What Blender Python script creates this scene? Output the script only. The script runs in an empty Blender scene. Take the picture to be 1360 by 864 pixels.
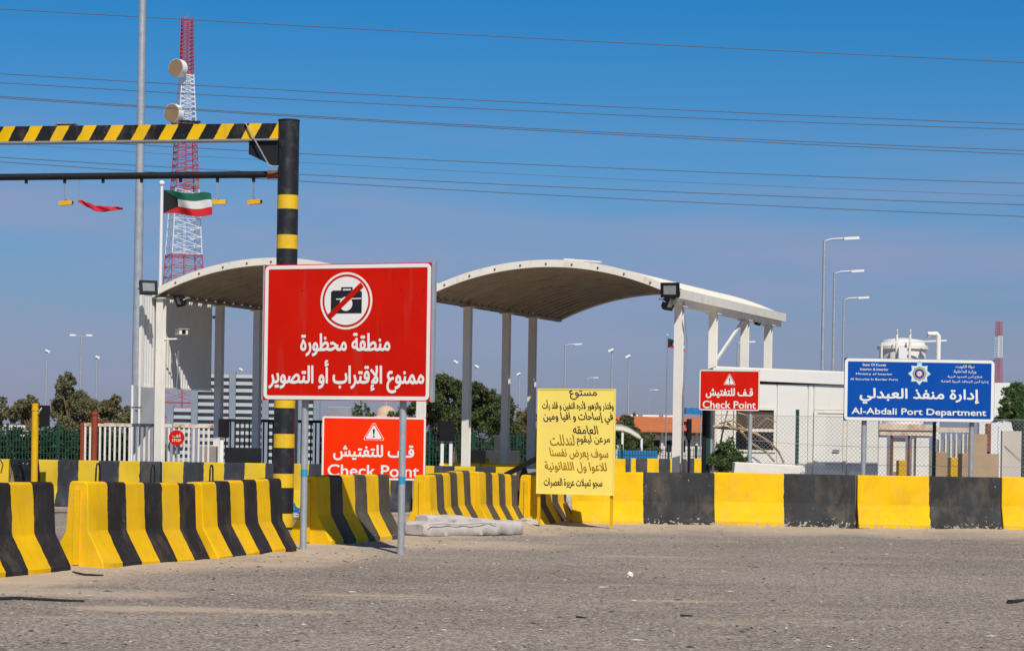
import bpy, math, random, unicodedata
import numpy as np
from mathutils import Vector, Matrix, noise
from mathutils.geometry import delaunay_2d_cdt, interpolate_bezier
R = math.radians
random.seed(7)
SC = bpy.context.scene
COL = SC.collection

# ------------------------------------------------------------------ camera
FPX, CX, CY, ROLL, CAMH = 3000.0, 680.0, 588.0, R(0.9), 1.5
cam = bpy.data.cameras.new('camera')
cam.sensor_width = 36.0
cam.lens = 36.0 * FPX / 1360.0
cam.shift_y = (CY - 432.0) / 1360.0
cam.clip_start, cam.clip_end = 0.5, 9000.0
camo = bpy.data.objects.new('camera', cam)
COL.objects.link(camo)
camo.matrix_world = Matrix.Translation((0, 0, CAMH)) @ Matrix.Rotation(R(90), 4, 'X') @ Matrix.Rotation(ROLL, 4, 'Z')
SC.camera = camo

# ------------------------------------------------------------------ sky and sun
SUN_EL = R(47)
sd = Vector((-0.25, 0.968, 0)).normalized() * math.cos(SUN_EL) + Vector((0, 0, -math.sin(SUN_EL)))
w = bpy.data.worlds.new('World'); SC.world = w; w.use_nodes = True
nt = w.node_tree; nt.nodes.clear()
out = nt.nodes.new('ShaderNodeOutputWorld'); bg = nt.nodes.new('ShaderNodeBackground')
sky = nt.nodes.new('ShaderNodeTexSky'); sky.sky_type = 'NISHITA'; sky.sun_disc = False
sky.sun_elevation = SUN_EL; sky.sun_rotation = math.atan2(-sd.x, -sd.y)
sky.air_density = 1.0; sky.dust_density = 0.6; sky.ozone_density = 2.0; sky.altitude = 30
tc = nt.nodes.new('ShaderNodeTexCoord'); sep = nt.nodes.new('ShaderNodeSeparateXYZ')
nt.links.new(tc.outputs['Generated'], sep.inputs[0])
ramp = nt.nodes.new('ShaderNodeValToRGB')          # clear desert air: deep blue above a dusty lavender horizon
e = ramp.color_ramp.elements
SKY_STOPS = [(0.0, (0.43, 0.46, 0.80)), (0.03, (0.385, 0.43, 0.72)), (0.05, (0.37, 0.44, 0.69)), (0.093, (0.315, 0.505, 0.77)), (0.12, (0.25, 0.53, 0.82)), (0.19, (0.10, 0.51, 0.86)), (0.28, (0.09, 0.42, 0.74)), (0.5, (0.09, 0.34, 0.58))]
e[0].position = SKY_STOPS[0][0]; e[0].color = SKY_STOPS[0][1] + (1,)
e[1].position = SKY_STOPS[-1][0]; e[1].color = SKY_STOPS[-1][1] + (1,)
for p, c in SKY_STOPS[1:-1]:
    q = e.new(p); q.color = c + (1,)
nt.links.new(sep.outputs['Z'], ramp.inputs[0])
mul = nt.nodes.new('ShaderNodeMix'); mul.data_type = 'RGBA'; mul.blend_type = 'MULTIPLY'; mul.inputs[0].default_value = 1.0
nt.links.new(sky.outputs[0], mul.inputs[6]); nt.links.new(ramp.outputs[0], mul.inputs[7])
# thin streaks of high cloud
mp = nt.nodes.new('ShaderNodeMapping'); mp.inputs['Scale'].default_value = (3.2, 3.2, 26.0)
mp.inputs['Location'].default_value = (0.3, 0.9, 0.2)
nz = nt.nodes.new('ShaderNodeTexNoise'); nz.inputs['Scale'].default_value = 1.0; nz.inputs['Detail'].default_value = 5; nz.inputs['Roughness'].default_value = 0.55
nt.links.new(tc.outputs['Generated'], mp.inputs[0]); nt.links.new(mp.outputs[0], nz.inputs['Vector'])
cr = nt.nodes.new('ShaderNodeMapRange'); cr.inputs[1].default_value = 0.42; cr.inputs[2].default_value = 0.68; cr.inputs[3].default_value = 0.0; cr.inputs[4].default_value = 0.75
nt.links.new(nz.outputs[0], cr.inputs[0])
cm = nt.nodes.new('ShaderNodeMix'); cm.data_type = 'RGBA'
cm.inputs[7].default_value = (2.95, 3.25, 5.0, 1)
zf = nt.nodes.new('ShaderNodeMapRange'); zf.inputs[1].default_value = 0.15; zf.inputs[2].default_value = 0.10; nt.links.new(sep.outputs['Z'], zf.inputs[0])
cf = nt.nodes.new('ShaderNodeMath'); cf.operation = 'MULTIPLY'; nt.links.new(cr.outputs[0], cf.inputs[0]); nt.links.new(zf.outputs[0], cf.inputs[1])
nt.links.new(cf.outputs[0], cm.inputs[0]); nt.links.new(mul.outputs[2], cm.inputs[6])
nt.links.new(cm.outputs[2], bg.inputs[0]); bg.inputs[1].default_value = 0.1
nt.links.new(bg.outputs[0], out.inputs[0])

sl = bpy.data.lights.new('sun', 'SUN'); sl.energy = 4.3; sl.angle = R(0.5); sl.color = (1.0, 0.93, 0.82)
so = bpy.data.objects.new('sun', sl); COL.objects.link(so)
so.rotation_euler = sd.to_track_quat('-Z', 'Y').to_euler(); so.location = (10, -30, 40)
SC.view_settings.view_transform = 'Standard'; SC.view_settings.look = 'None'
SC.view_settings.exposure = 0.0; SC.view_settings.gamma = 1.0; SC.view_settings.use_curve_mapping = False
SC.render.resolution_x, SC.render.resolution_y = 1024, 650

# ------------------------------------------------------------------ helpers
def at(px, py, Y):
    "point at depth Y metres that is seen at photograph pixel (px, py)"
    dx, dy = px - CX, CY - py
    u = dx * math.cos(ROLL) - dy * math.sin(ROLL); v = dx * math.sin(ROLL) + dy * math.cos(ROLL)
    return Vector((u * Y / FPX, Y, CAMH + v * Y / FPX))
def gx(px, Y, py=600):
    return at(px, py, Y).x
def zz(px, py, Y):
    return at(px, py, Y).z

class MB:
    def __init__(s): s.v = []; s.f = []; s.mi = []; s.cur = 0
    def add(s, vs, fs):
        n = len(s.v); s.v += [tuple(q) for q in vs]
        for f in fs: s.f.append(tuple(n + i for i in f)); s.mi.append(s.cur)
        return s
    def box(s, c, d, m=None):
        hx, hy, hz = d[0]/2, d[1]/2, d[2]/2
        vs = [Vector((sx*hx, sy*hy, sz*hz)) for sz in (-1, 1) for sy in (-1, 1) for sx in (-1, 1)]
        if m is not None: vs = [m @ q for q in vs]
        vs = [q + Vector(c) for q in vs]
        return s.add(vs, [(0,2,3,1), (4,5,7,6), (0,1,5,4), (2,6,7,3), (0,4,6,2), (1,3,7,5)])
    def span(s, x0, x1, y0, y1, z0, z1):
        return s.box(((x0+x1)/2, (y0+y1)/2, (z0+z1)/2), (abs(x1-x0), abs(y1-y0), abs(z1-z0)))
    def bar(s, p, q, wd, ht, up=(0, 0, 1)):
        p, q = Vector(p), Vector(q); d = (q-p); L = d.length; d.normalize()
        u = Vector(up)
        if abs(d.dot(u)) > 0.98: u = Vector((0, 1, 0))
        a = d.cross(u).normalized(); b = a.cross(d)
        return s.box((p+q)/2, (wd, L, ht), Matrix((a, d, b)).transposed())
    def tube(s, p, q, r0, r1=None, n=10, cap=True):
        p, q = Vector(p), Vector(q); r1 = r0 if r1 is None else r1
        d = (q-p).normalized(); u = Vector((0, 0, 1)) if abs(d.z) < 0.95 else Vector((1, 0, 0))
        a = d.cross(u).normalized(); b = d.cross(a)
        vs = []
        for c, r in ((p, r0), (q, r1)):
            for i in range(n):
                t = 2*math.pi*i/n; vs.append(c + a*math.cos(t)*r + b*math.sin(t)*r)
        fs = [(i, (i+1) % n, n+(i+1) % n, n+i) for i in range(n)]
        if cap: fs += [tuple(range(n-1, -1, -1)), tuple(range(n, 2*n))]
        return s.add(vs, fs)
    def path(s, pts, r, n=6, r1=None):
        pts = [Vector(p) for p in pts]; vs = []; m = len(pts)
        for k, p in enumerate(pts):
            d = (pts[min(k+1, m-1)] - pts[max(k-1, 0)]).normalized()
            u = Vector((0, 0, 1)) if abs(d.z) < 0.95 else Vector((1, 0, 0))
            a = d.cross(u).normalized(); b = d.cross(a)
            rr = r if r1 is None else r + (r1-r)*k/(m-1)
            for i in range(n):
                t = 2*math.pi*i/n; vs.append(p + a*math.cos(t)*rr + b*math.sin(t)*rr)
        fs = [(k*n+i, k*n+(i+1) % n, (k+1)*n+(i+1) % n, (k+1)*n+i) for k in range(m-1) for i in range(n)]
        fs += [tuple(range(n-1, -1, -1)), tuple(range((m-1)*n, m*n))]
        return s.add(vs, fs)
    def prism(s, poly, y0, y1):
        "polygon in local XZ extruded along Y"
        n = len(poly); vs = [(x, y0, z) for x, z in poly] + [(x, y1, z) for x, z in poly]
        return s.add(vs, [tuple(range(n)), tuple(range(2*n-1, n-1, -1))] + [(i+n, (i+1) % n+n, (i+1) % n, i) for i in range(n)])
    def ring(s, outer, inner, y0, y1):
        n = len(outer); vs = []
        for y in (y0, y1):
            vs += [(x, y, z) for x, z in outer] + [(x, y, z) for x, z in inner]
        fs = []
        for i in range(n):
            j = (i+1) % n
            fs += [(i, j, n+j, n+i), (2*n+i, 3*n+i, 3*n+j, 2*n+j), (i, 2*n+i, 2*n+j, j), (n+i, n+j, 3*n+j, 3*n+i)]
        return s.add(vs, fs)
    def grid(s, pts, nu, nv):
        return s.add(pts, [(i*nv+j, (i+1)*nv+j, (i+1)*nv+j+1, i*nv+j+1) for i in range(nu-1) for j in range(nv-1)])
    def mesh(s, name, mats, smooth=None):
        me = bpy.data.meshes.new(name); me.from_pydata(s.v, [], s.f)
        for m in (mats if isinstance(mats, (list, tuple)) else [mats]): me.materials.append(m)
        if any(s.mi): me.polygons.foreach_set('material_index', s.mi)
        if smooth is not None:
            me.shade_smooth(); me.set_sharp_from_angle(angle=R(smooth))
        me.update(); return me
    def build(s, name, mats, parent=None, smooth=None, loc=None, rz=None):
        o = bpy.data.objects.new(name, s.mesh(name, mats, smooth)); COL.objects.link(o)
        if parent is not None: o.parent = parent
        if loc is not None: o.location = loc
        if rz is not None: o.rotation_euler = (0, 0, rz)
        return o
def tag(o, label, cat, group=None, kind=None):
    o['label'] = label; o['category'] = cat
    if group: o['group'] = group
    if kind: o['kind'] = kind
    return o
def thing(name, label, cat, loc=(0, 0, 0), rz=0.0, group=None):
    o = bpy.data.objects.new(name, None); COL.objects.link(o)
    o.empty_display_size = 0.2; o.location = loc; o.rotation_euler = (0, 0, rz)
    return tag(o, label, cat, group)
def rrect(x0, x1, z0, z1, r, n=6):
    p = []
    for cx, cz, a0 in ((x1-r, z1-r, 0), (x0+r, z1-r, 90), (x0+r, z0+r, 180), (x1-r, z0+r, 270)):
        for k in range(n+1):
            a = R(a0 + 90*k/n); p.append((cx+r*math.cos(a), cz+r*math.sin(a)))
    return p
def circ(cx, cz, r, n=40):
    return [(cx+r*math.cos(2*math.pi*i/n), cz+r*math.sin(2*math.pi*i/n)) for i in range(n)]

# ------------------------------------------------------------------ materials
def nodes(name):
    m = bpy.data.materials.new(name); m.use_nodes = True
    t = m.node_tree; b = t.nodes['Principled BSDF']
    return m, t, b
def objvec(t, rnd=True):
    c = t.nodes.new('ShaderNodeTexCoord')
    if not rnd: return c.outputs['Object'], c
    i = t.nodes.new('ShaderNodeObjectInfo'); s = t.nodes.new('ShaderNodeMath'); s.operation = 'MULTIPLY'; s.inputs[1].default_value = 37.0
    t.links.new(i.outputs['Random'], s.inputs[0])
    a = t.nodes.new('ShaderNodeVectorMath'); a.operation = 'ADD'
    t.links.new(c.outputs['Object'], a.inputs[0]); t.links.new(s.outputs[0], a.inputs[1])
    return a.outputs[0], c
def tnoise(t, vec, scale, det=4, rough=0.55, stretch=None):
    if stretch:
        m = t.nodes.new('ShaderNodeMapping'); m.inputs['Scale'].default_value = stretch
        t.links.new(vec, m.inputs[0]); vec = m.outputs[0]
    n = t.nodes.new('ShaderNodeTexNoise'); n.inputs['Scale'].default_value = scale; n.inputs['Detail'].default_value = det; n.inputs['Roughness'].default_value = rough
    t.links.new(vec, n.inputs['Vector']); return n.outputs[0]
def trange(t, v, a, b, c=0.0, d=1.0):
    n = t.nodes.new('ShaderNodeMapRange'); 
    for k, x in zip((1, 2, 3, 4), (a, b, c, d)): n.inputs[k].default_value = x
    t.links.new(v, n.inputs[0]); return n.outputs[0]
def tmix(t, f, a, b, mode='MIX'):
    n = t.nodes.new('ShaderNodeMix'); n.data_type = 'RGBA'; n.blend_type = mode
    for sock, x in ((n.inputs[0], f), (n.inputs[6], a), (n.inputs[7], b)):
        if hasattr(x, 'is_linked') or isinstance(x, bpy.types.NodeSocket): t.links.new(x, sock)
        elif isinstance(x, (int, float)): sock.default_value = x
        else: sock.default_value = tuple(x)[:3] + (1,)
    return n.outputs[2]
def tmath(t, op, a, b=None):
    n = t.nodes.new('ShaderNodeMath'); n.operation = op
    for k, x in enumerate((a, b)):
        if x is None: continue
        if isinstance(x, bpy.types.NodeSocket): t.links.new(x, n.inputs[k])
        else: n.inputs[k].default_value = x
    return n.outputs[0]
def tbump(t, b, h, st, dist=0.02):
    n = t.nodes.new('ShaderNodeBump'); n.inputs['Strength'].default_value = st; n.inputs['Distance'].default_value = dist
    t.links.new(h, n.inputs['Height']); t.links.new(n.outputs[0], b.inputs['Normal'])
def mat(name, col, rough=0.6, var=0.12, scale=3.0, bump=0.0, bscale=40.0, metal=0.0, dirt=None, dirt_lo=0.55, dirt_hi=0.75, dscale=4.0, streak=None, spec=0.35):
    m, t, b = nodes(name); v, c = objvec(t)
    n1 = tnoise(t, v, scale, 5)
    f = trange(t, n1, 0.3, 0.7)
    base = tmix(t, f, [x*(1-var) for x in col], [min(1, x*(1+var)) for x in col])
    if dirt:
        d = trange(t, tnoise(t, v, dscale, 8, 0.65, streak), dirt_lo, dirt_hi)
        base = tmix(t, d, base, dirt)
    t.links.new(base, b.inputs['Base Color'])
    b.inputs['Metallic'].default_value = metal
    b.inputs['Specular IOR Level'].default_value = spec
    r = trange(t, tnoise(t, v, scale*4, 3), 0.3, 0.7, max(0, rough-0.08), min(1, rough+0.08)); t.links.new(r, b.inputs['Roughness'])
    if bump: tbump(t, b, tnoise(t, v, bscale, 5), bump)
    return m
YEL = (0.84, 0.49, 0.004)
BLK = (0.026, 0.023, 0.024)
def stripe_mat(name, n, L=2.6, dark=BLK, yel=YEL, axis=0, slant=0.0, duty=0.5, off=0.0, wear=0.5, ends=True, cth=0.735):
    m, t, b = nodes(name); v, c = objvec(t)
    s = t.nodes.new('ShaderNodeSeparateXYZ'); t.links.new(c.outputs['Object'], s.inputs[0])
    x = s.outputs[axis]
    if slant: x = tmath(t, 'SUBTRACT', x, tmath(t, 'MULTIPLY', s.outputs[2], slant))
    x = tmath(t, 'ADD', x, L/2 + off)
    x = tmath(t, 'ADD', x, trange(t, tnoise(t, v, 7, 3), 0.2, 0.8, -0.014, 0.014))
    if ends: x = tmath(t, 'MINIMUM', tmath(t, 'MAXIMUM', x, 0.01), L-0.01)
    per = 2.0*L/n
    fr = tmath(t, 'FRACT', tmath(t, 'DIVIDE', tmath(t, 'ADD', x, per*40), per))
    isd = tmath(t, 'GREATER_THAN', fr, duty)
    y = tmix(t, trange(t, tnoise(t, v, 2.2, 6), 0.3, 0.7), [q*0.86 for q in yel], [min(1, q*1.08) for q in yel])
    d = tmix(t, trange(t, tnoise(t, v, 3.0, 6), 0.3, 0.7), [q*0.8 for q in dark], [q*1.35 for q in dark])
    grime = trange(t, tnoise(t, v, 4.5, 9, 0.7, (1.6, 1.6, 0.35)), 0.52, 0.80, 0, 0.42)
    y = tmix(t, grime, y, (0.34, 0.22, 0.05))
    col = tmix(t, isd, y, d)
    # dust film, scuffs and chipped paint down to the concrete
    dust = trange(t, tnoise(t, v, 3.1, 9, 0.7, (1, 1, 0.5)), 0.50, 0.78, 0, 0.22)
    col = tmix(t, dust, col, (0.40, 0.31, 0.20))
    zl = trange(t, s.outputs[2], 0.0, 0.22, 0.10*wear*2, 0.0)
    chip = tmath(t, 'GREATER_THAN', tmath(t, 'ADD', tnoise(t, v, 17, 6, 0.6), zl), cth)
    chip = tmath(t, 'MULTIPLY', chip, wear)
    col = tmix(t, chip, col, (0.42, 0.38, 0.32))
    t.links.new(col, b.inputs['Base Color']); b.inputs['Roughness'].default_value = 0.75
    b.inputs['Specular IOR Level'].default_value = 0.18
    tbump(t, b, tnoise(t, v, 55, 6, 0.65), 0.28, 0.012)
    return m
M = {}
M['barrier6'] = stripe_mat('barrier_six_stripe', 6)
M['barrier6w'] = stripe_mat('barrier_six_stripe_faded', 6, dark=(0.075, 0.066, 0.052), wear=0.7)
M['barrier2'] = stripe_mat('barrier_two_stripe', 2, L=2.7, dark=(0.034, 0.034, 0.036), wear=0.9, cth=0.70)
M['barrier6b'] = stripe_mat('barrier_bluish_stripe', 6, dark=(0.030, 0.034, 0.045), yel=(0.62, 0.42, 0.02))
M['beam'] = stripe_mat('beam_slanted_stripe', 2, L=0.49, dark=(0.012, 0.013, 0.016), slant=0.55, duty=0.45, wear=0.35, ends=False)
M['conc'] = mat('bare_concrete', (0.46, 0.42, 0.36), 0.85, 0.18, 6, 0.3, 50)
M['whiteconc'] = mat('whitewashed_concrete', (0.78, 0.75, 0.68), 0.8, 0.06, 5, 0.15, 60, dirt=(0.45, 0.38, 0.3), dirt_lo=0.62, dirt_hi=0.8)
M['galv'] = mat('galvanised_steel', (0.42, 0.45, 0.48), 0.45, 0.12, 5, 0, metal=0.35)
M['galvd'] = mat('weathered_galvanised_steel', (0.30, 0.33, 0.36), 0.5, 0.15, 5, 0, metal=0.3)
M['bluetape'] = mat('blue_tape', (0.03, 0.30, 0.50), 0.5)
M['red'] = mat('red_sign_film', (0.60, 0.008, 0.001), 0.55, 0.07, 1.2, spec=0.12, dirt=(0.50, 0.05, 0.03), dirt_lo=0.58, dirt_hi=0.9, dscale=2.5, streak=(2.5, 1, 0.25))
M['orange'] = mat('orange_red_sign_film', (0.90, 0.030, 0.0), 0.55, 0.04, 1.5, spec=0.1)
M['darkred'] = mat('dark_red_sign_film', (0.50, 0.008, 0.002), 0.55, 0.05, spec=0.1)
M['signwhite'] = mat('white_sign_film', (0.80, 0.79, 0.76), 0.45, 0.03)
M['signblue'] = mat('blue_sign_film', (0.001, 0.070, 0.37), 0.55, 0.05, 1.5, spec=0.12)
M['signblack'] = mat('black_sign_film', (0.015, 0.015, 0.02), 0.45)
M['signyellow'] = mat('yellow_painted_board', (0.98, 0.77, 0.17), 0.65, 0.04, 2.0, spec=0.15, dirt=(0.80, 0.52, 0.07), dirt_lo=0.66, dirt_hi=0.85, dscale=6)
M['inkblack'] = mat('black_brush_paint', (0.03, 0.024, 0.012), 0.6, 0.3, 12)
M['inkbrown'] = mat('faded_brown_brush_paint', (0.36, 0.17, 0.012), 0.6, 0.35, 12)
M['gold'] = mat('gold_emblem_film', (0.62, 0.42, 0.16), 0.45)
M['emblue'] = mat('pale_blue_emblem_film', (0.30, 0.55, 0.68), 0.45)
M['emred'] = mat('orange_emblem_film', (0.75, 0.20, 0.08), 0.45)
M['cream'] = mat('cream_painted_steel', (0.80, 0.76, 0.67), 0.55, 0.05, 2, dirt=(0.50, 0.36, 0.22), dirt_lo=0.57, dirt_hi=0.80, dscale=5, streak=(1, 1, 0.35))
M['post'] = mat('white_painted_post', (0.80, 0.77, 0.71), 0.55, 0.05, 2, dirt=(0.46, 0.36, 0.26), dirt_lo=0.68, dirt_hi=0.85, dscale=6, streak=(1, 1, 0.3))
M['soffit'] = mat('shade_toned_dusty_underside', (0.33, 0.28, 0.22), 0.75, 0.14, 2.0, dirt=(0.16, 0.13, 0.1), dirt_lo=0.55, dirt_hi=0.8, dscale=3)  # shade under the white roof put into the base colour; dirt patches on top
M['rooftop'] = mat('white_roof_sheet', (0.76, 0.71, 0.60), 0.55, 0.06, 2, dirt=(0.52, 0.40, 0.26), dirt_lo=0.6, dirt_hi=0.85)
M['clad'] = mat('ribbed_white_cladding', (0.66, 0.66, 0.64), 0.5, 0.05, 2, dirt=(0.42, 0.38, 0.33), dirt_lo=0.62, dirt_hi=0.9, streak=(1, 1, 0.2))
M['black'] = mat('black_painted_steel', (0.010, 0.011, 0.013), 0.55, 0.25, 4, dirt=(0.10, 0.08, 0.06), dirt_lo=0.68, dirt_hi=0.85, dscale=9)
M['blackplastic'] = mat('black_plastic', (0.012, 0.012, 0.014), 0.6, 0.2, 6, spec=0.15)
M['lens'] = mat('floodlight_glass', (0.25, 0.27, 0.27), 0.15, 0.1, 14)
M['rust'] = mat('rusty_steel', (0.22, 0.075, 0.03), 0.85, 0.3, 12, 0.2)
M['ochre'] = mat('yellow_painted_steel', (0.72, 0.42, 0.01), 0.5, 0.1, 4, dirt=(0.3, 0.2, 0.06), dirt_lo=0.65, dirt_hi=0.8)
M['redpost'] = mat('oxide_red_paint', (0.26, 0.05, 0.022), 0.65, 0.15, 5)
M['tred'] = mat('tower_red_paint', (0.48, 0.055, 0.05), 0.55, 0.12, 0.3)
M['twhite'] = mat('tower_white_paint', (0.80, 0.80, 0.80), 0.5, 0.05, 0.3)
M['radome'] = mat('tan_radome', (0.29, 0.195, 0.12), 0.8, 0.05, 0.5, spec=0.1)
M['wire'] = mat('aluminium_conductor', (0.10, 0.115, 0.14), 0.6)
M['steelblue'] = mat('blue_grey_steel', (0.24, 0.28, 0.34), 0.5, 0.1)
M['louvre'] = mat('louvre_slat', (0.33, 0.35, 0.37), 0.5, 0.06, 2, metal=0.0)
M['darkgrey'] = mat('dark_grey_casing', (0.055, 0.058, 0.065), 0.6, 0.15, 3, spec=0.2)
M['hoard'] = mat('grey_sheet', (0.30, 0.31, 0.33), 0.45, 0.15, 1.5, metal=0.2)
M['green'] = mat('green_fence_paint', (0.010, 0.055, 0.042), 0.6)
M['bark'] = mat('tree_bark', (0.14, 0.10, 0.07), 0.9, 0.25, 8, 0.3, 30)
M['drywood'] = mat('dry_branch', (0.42, 0.29, 0.15), 0.85, 0.3, 8)
M['tile'] = mat('terracotta_roof', (0.52, 0.17, 0.06), 0.75, 0.1, 0.6, 0.2, 3)
M['render'] = mat('pale_rendered_wall', (0.62, 0.57, 0.50), 0.85, 0.06, 0.6)
M['greywall'] = mat('grey_rendered_wall', (0.30, 0.27, 0.25), 0.85, 0.08, 0.6)
M['cabin'] = mat('white_cabin_panel', (0.76, 0.75, 0.71), 0.5, 0.03, 1.5, dirt=(0.48, 0.42, 0.34), dirt_lo=0.66, dirt_hi=0.9, streak=(1, 1, 0.25))
M['glass'] = mat('dark_window_glass', (0.012, 0.012, 0.011), 0.15, 0.2, 2, spec=0.15)
M['brownglass'] = mat('dusty_brown_glass', (0.10, 0.075, 0.05), 0.35, 0.25, 3, spec=0.1)
M['carton'] = mat('brown_cardboard', (0.44, 0.30, 0.17), 0.85, 0.1, 3)
M['sandwall'] = mat('pinkish_plaster', (0.60, 0.53, 0.45), 0.85, 0.06, 1.5)
M['chain'] = mat('zinc_chain', (0.35, 0.34, 0.32), 0.5, 0.2, 20, metal=0.4)
M['tarp'] = mat('grubby_white_sheet', (0.52, 0.475, 0.44), 0.85, 0.12, 4, 0.35, 14, dirt=(0.36, 0.30, 0.25), dirt_lo=0.55, dirt_hi=0.8, dscale=5)
M['foil'] = mat('silvery_plastic', (0.48, 0.46, 0.44), 0.3, 0.3, 18, 0.5, 20)
M['bluesheet'] = mat('blue_plastic', (0.02, 0.17, 0.42), 0.45, 0.2, 10)
M['sail'] = mat('beige_shade_fabric', (0.60, 0.56, 0.44), 0.8, 0.05)
M['redcloth'] = mat('red_cloth', (0.55, 0.015, 0.03), 0.8, 0.15, 5)
M['rubber'] = mat('black_rubber', (0.02, 0.02, 0.02), 0.8)
M['dome'] = mat('sand_coloured_dome', (0.58, 0.42, 0.28), 0.8, 0.06)
def leafmat(name, a, b):
    m, t, p = nodes(name); g = t.nodes.new('ShaderNodeNewGeometry')
    v, c = objvec(t)
    f = tmix(t, 0.5, g.outputs['Random Per Island'], trange(t, tnoise(t, v, 0.9, 3), 0.3, 0.7))
    col = tmix(t, f, a, b); t.links.new(col, p.inputs['Base Color']); p.inputs['Roughness'].default_value = 0.6
    p.inputs['Specular IOR Level'].default_value = 0.25
    tr = t.nodes.new('ShaderNodeBsdfTranslucent'); t.links.new(tmix(t, 1.0, col, (0.9, 1.0, 0.5), 'MULTIPLY'), tr.inputs[0])
    mx = t.nodes.new('ShaderNodeMixShader'); mx.inputs[0].default_value = 0.22
    o = t.nodes['Material Output']; t.links.new(p.outputs[0], mx.inputs[1]); t.links.new(tr.outputs[0], mx.inputs[2]); t.links.new(mx.outputs[0], o.inputs[0])
    return m
M['leafeuc'] = leafmat('eucalyptus_leaf', (0.13, 0.125, 0.062), (0.28, 0.255, 0.13))
M['leafdark'] = leafmat('dense_tree_leaf', (0.055, 0.080, 0.028), (0.16, 0.185, 0.070))
M['leafbush'] = leafmat('oleander_leaf', (0.055, 0.105, 0.035), (0.15, 0.23, 0.08))
M['leafdry'] = leafmat('dry_scrub_leaf', (0.13, 0.11, 0.05), (0.25, 0.20, 0.09))
M['leafhedge'] = leafmat('hedge_leaf', (0.018, 0.040, 0.016), (0.05, 0.085, 0.03))

# ------------------------------------------------------------------ ground
BARS = []   # barrier feet, for drifted sand: (x0,y0,x1,y1)
def barrier_ends():
    D = {}
    D['n0'] = ((-6.95, 20.0, 0.0), (-6.05, 22.44, 0.0)); D['n1'] = ((-6.03, 22.42, 0.0), (-5.13, 24.85, 0.0))
    D['n2'] = ((-4.90, 25.5, 0.0), (-4.02, 27.95, -0.055)); D['n3'] = ((-3.95, 28.10, -0.045), (-3.22, 30.57, -0.02))
    D['mA'] = ((-2.88, 32.1, 0.0), (-1.97, 34.55, 0.0)); D['mB'] = ((-1.42, 35.9, -0.03), (-0.82, 38.4, 0.03))
    D['mC'] = ((-0.68, 38.6, 0.01), (-0.02, 41.1, -0.07)); D['mD'] = ((0.28, 41.6, -0.08), (1.0, 44.1, -0.03))
    for k in range(5):
        x0 = at(762, 660, 43).x + 2.66*k; D['r%d' % k] = ((x0, 43.0 + (0.05 if k % 2 else 0), 0.0), (x0 + 2.6, 43.0, 0.0))
    for k in range(6):
        x0 = at(50, 640, 47.6).x + 2.64*(k-1) - (0.55 if k == 0 else 0); D['f%d' % k] = ((x0, 47.7 - (0.25 if k == 0 else 0), 0.0), (x0 + 2.6, 47.6, 0.0))
    return D
BE = barrier_ends()
for k, (p, q) in BE.items(): BARS.append((p[0], p[1], q[0], q[1]))
def ground_h(x, y):
    return 0.018*noise.noise((x*0.16, y*0.16, 0.0)) + 0.006*noise.noise((x*0.9, y*0.9, 3.0))
def sand_at(x, y):
    s = 0.0; h = 0.0
    for x0, y0, x1, y1 in BARS:
        dx, dy = x1-x0, y1-y0; L2 = dx*dx+dy*dy
        t = max(0, min(1, ((x-x0)*dx+(y-y0)*dy)/L2)); d = math.hypot(x-x0-t*dx, y-y0-t*dy)
        wide = 5.0 if y0 > 42.5 and y0 < 43.5 else 2.2
        if d < wide + 0.4: s = max(s, (1.25 if wide > 3 else 1.0) - max(0, d-0.35)/wide); h = max(h, 0.05*max(0, 1-(d-0.2)/0.6))
    for cx, cy, ax, ay in ((-4.6, 21.6, 2.2, 1.0), (-3.2, 27.2, 1.3, 1.2), (-1.0, 33.0, 2.6, 2.4), (-0.3, 38.0, 1.6, 2.6), (-5.6, 17.5, 1.2, 1.0), (-2.6, 19.8, 1.6, 0.5)):
        s = max(s, 0.95 - ((x-cx)/ax)**2 - ((y-cy)/ay)**2)
    return s, h
def axis_pts(segs):
    o = []
    for a, b, n in segs: o += [a + (b-a)*i/n for i in range(n)]
    return o + [segs[-1][1]]
def make_ground():
    xs = axis_pts([(-4000, -300, 6), (-300, -40, 8), (-40, -13, 18), (-13, 13, 174), (13, 40, 18), (40, 300, 8), (300, 4000, 6)])
    ys = axis_pts([(-600, -20, 6), (-20, 13, 16), (13, 50, 250), (50, 80, 30), (80, 400, 16), (400, 6000, 8)])
    vs, sd_ = [], []
    for x in xs:
        for y in ys:
            z = ground_h(x, y); s = 0.0
            if -14 < x < 14 and 14 < y < 54:
                s, h = sand_at(x, y)
                s = max(0, s + 0.45*noise.noise((x*0.7, y*0.35, 9.0)))
                z += h*(0.6 + 0.8*noise.noise((x*1.3, y*1.3, 5.0)))
                # patched mound in front of the bundle and the leaning barrier
                g = math.exp(-((x-0.05)**2/0.16 + (y-40.3)**2/0.6)); z += 0.13*g; s = max(s, g*1.2)
            vs.append((x, y, z)); sd_.append(s)
    m = MB(); m.grid(vs, len(xs), len(ys))
    me = m.mesh('ground', None or [M['ground']], 60)
    at_ = me.attributes.new('sand', 'FLOAT', 'POINT'); at_.data.foreach_set('value', sd_)
    # grid winds downward-safe: make every normal point up
    o = bpy.data.objects.new('ground', me); COL.objects.link(o); o['kind'] = 'structure'
    if me.polygons[0].normal.z < 0: me.flip_normals()
    return o
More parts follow.
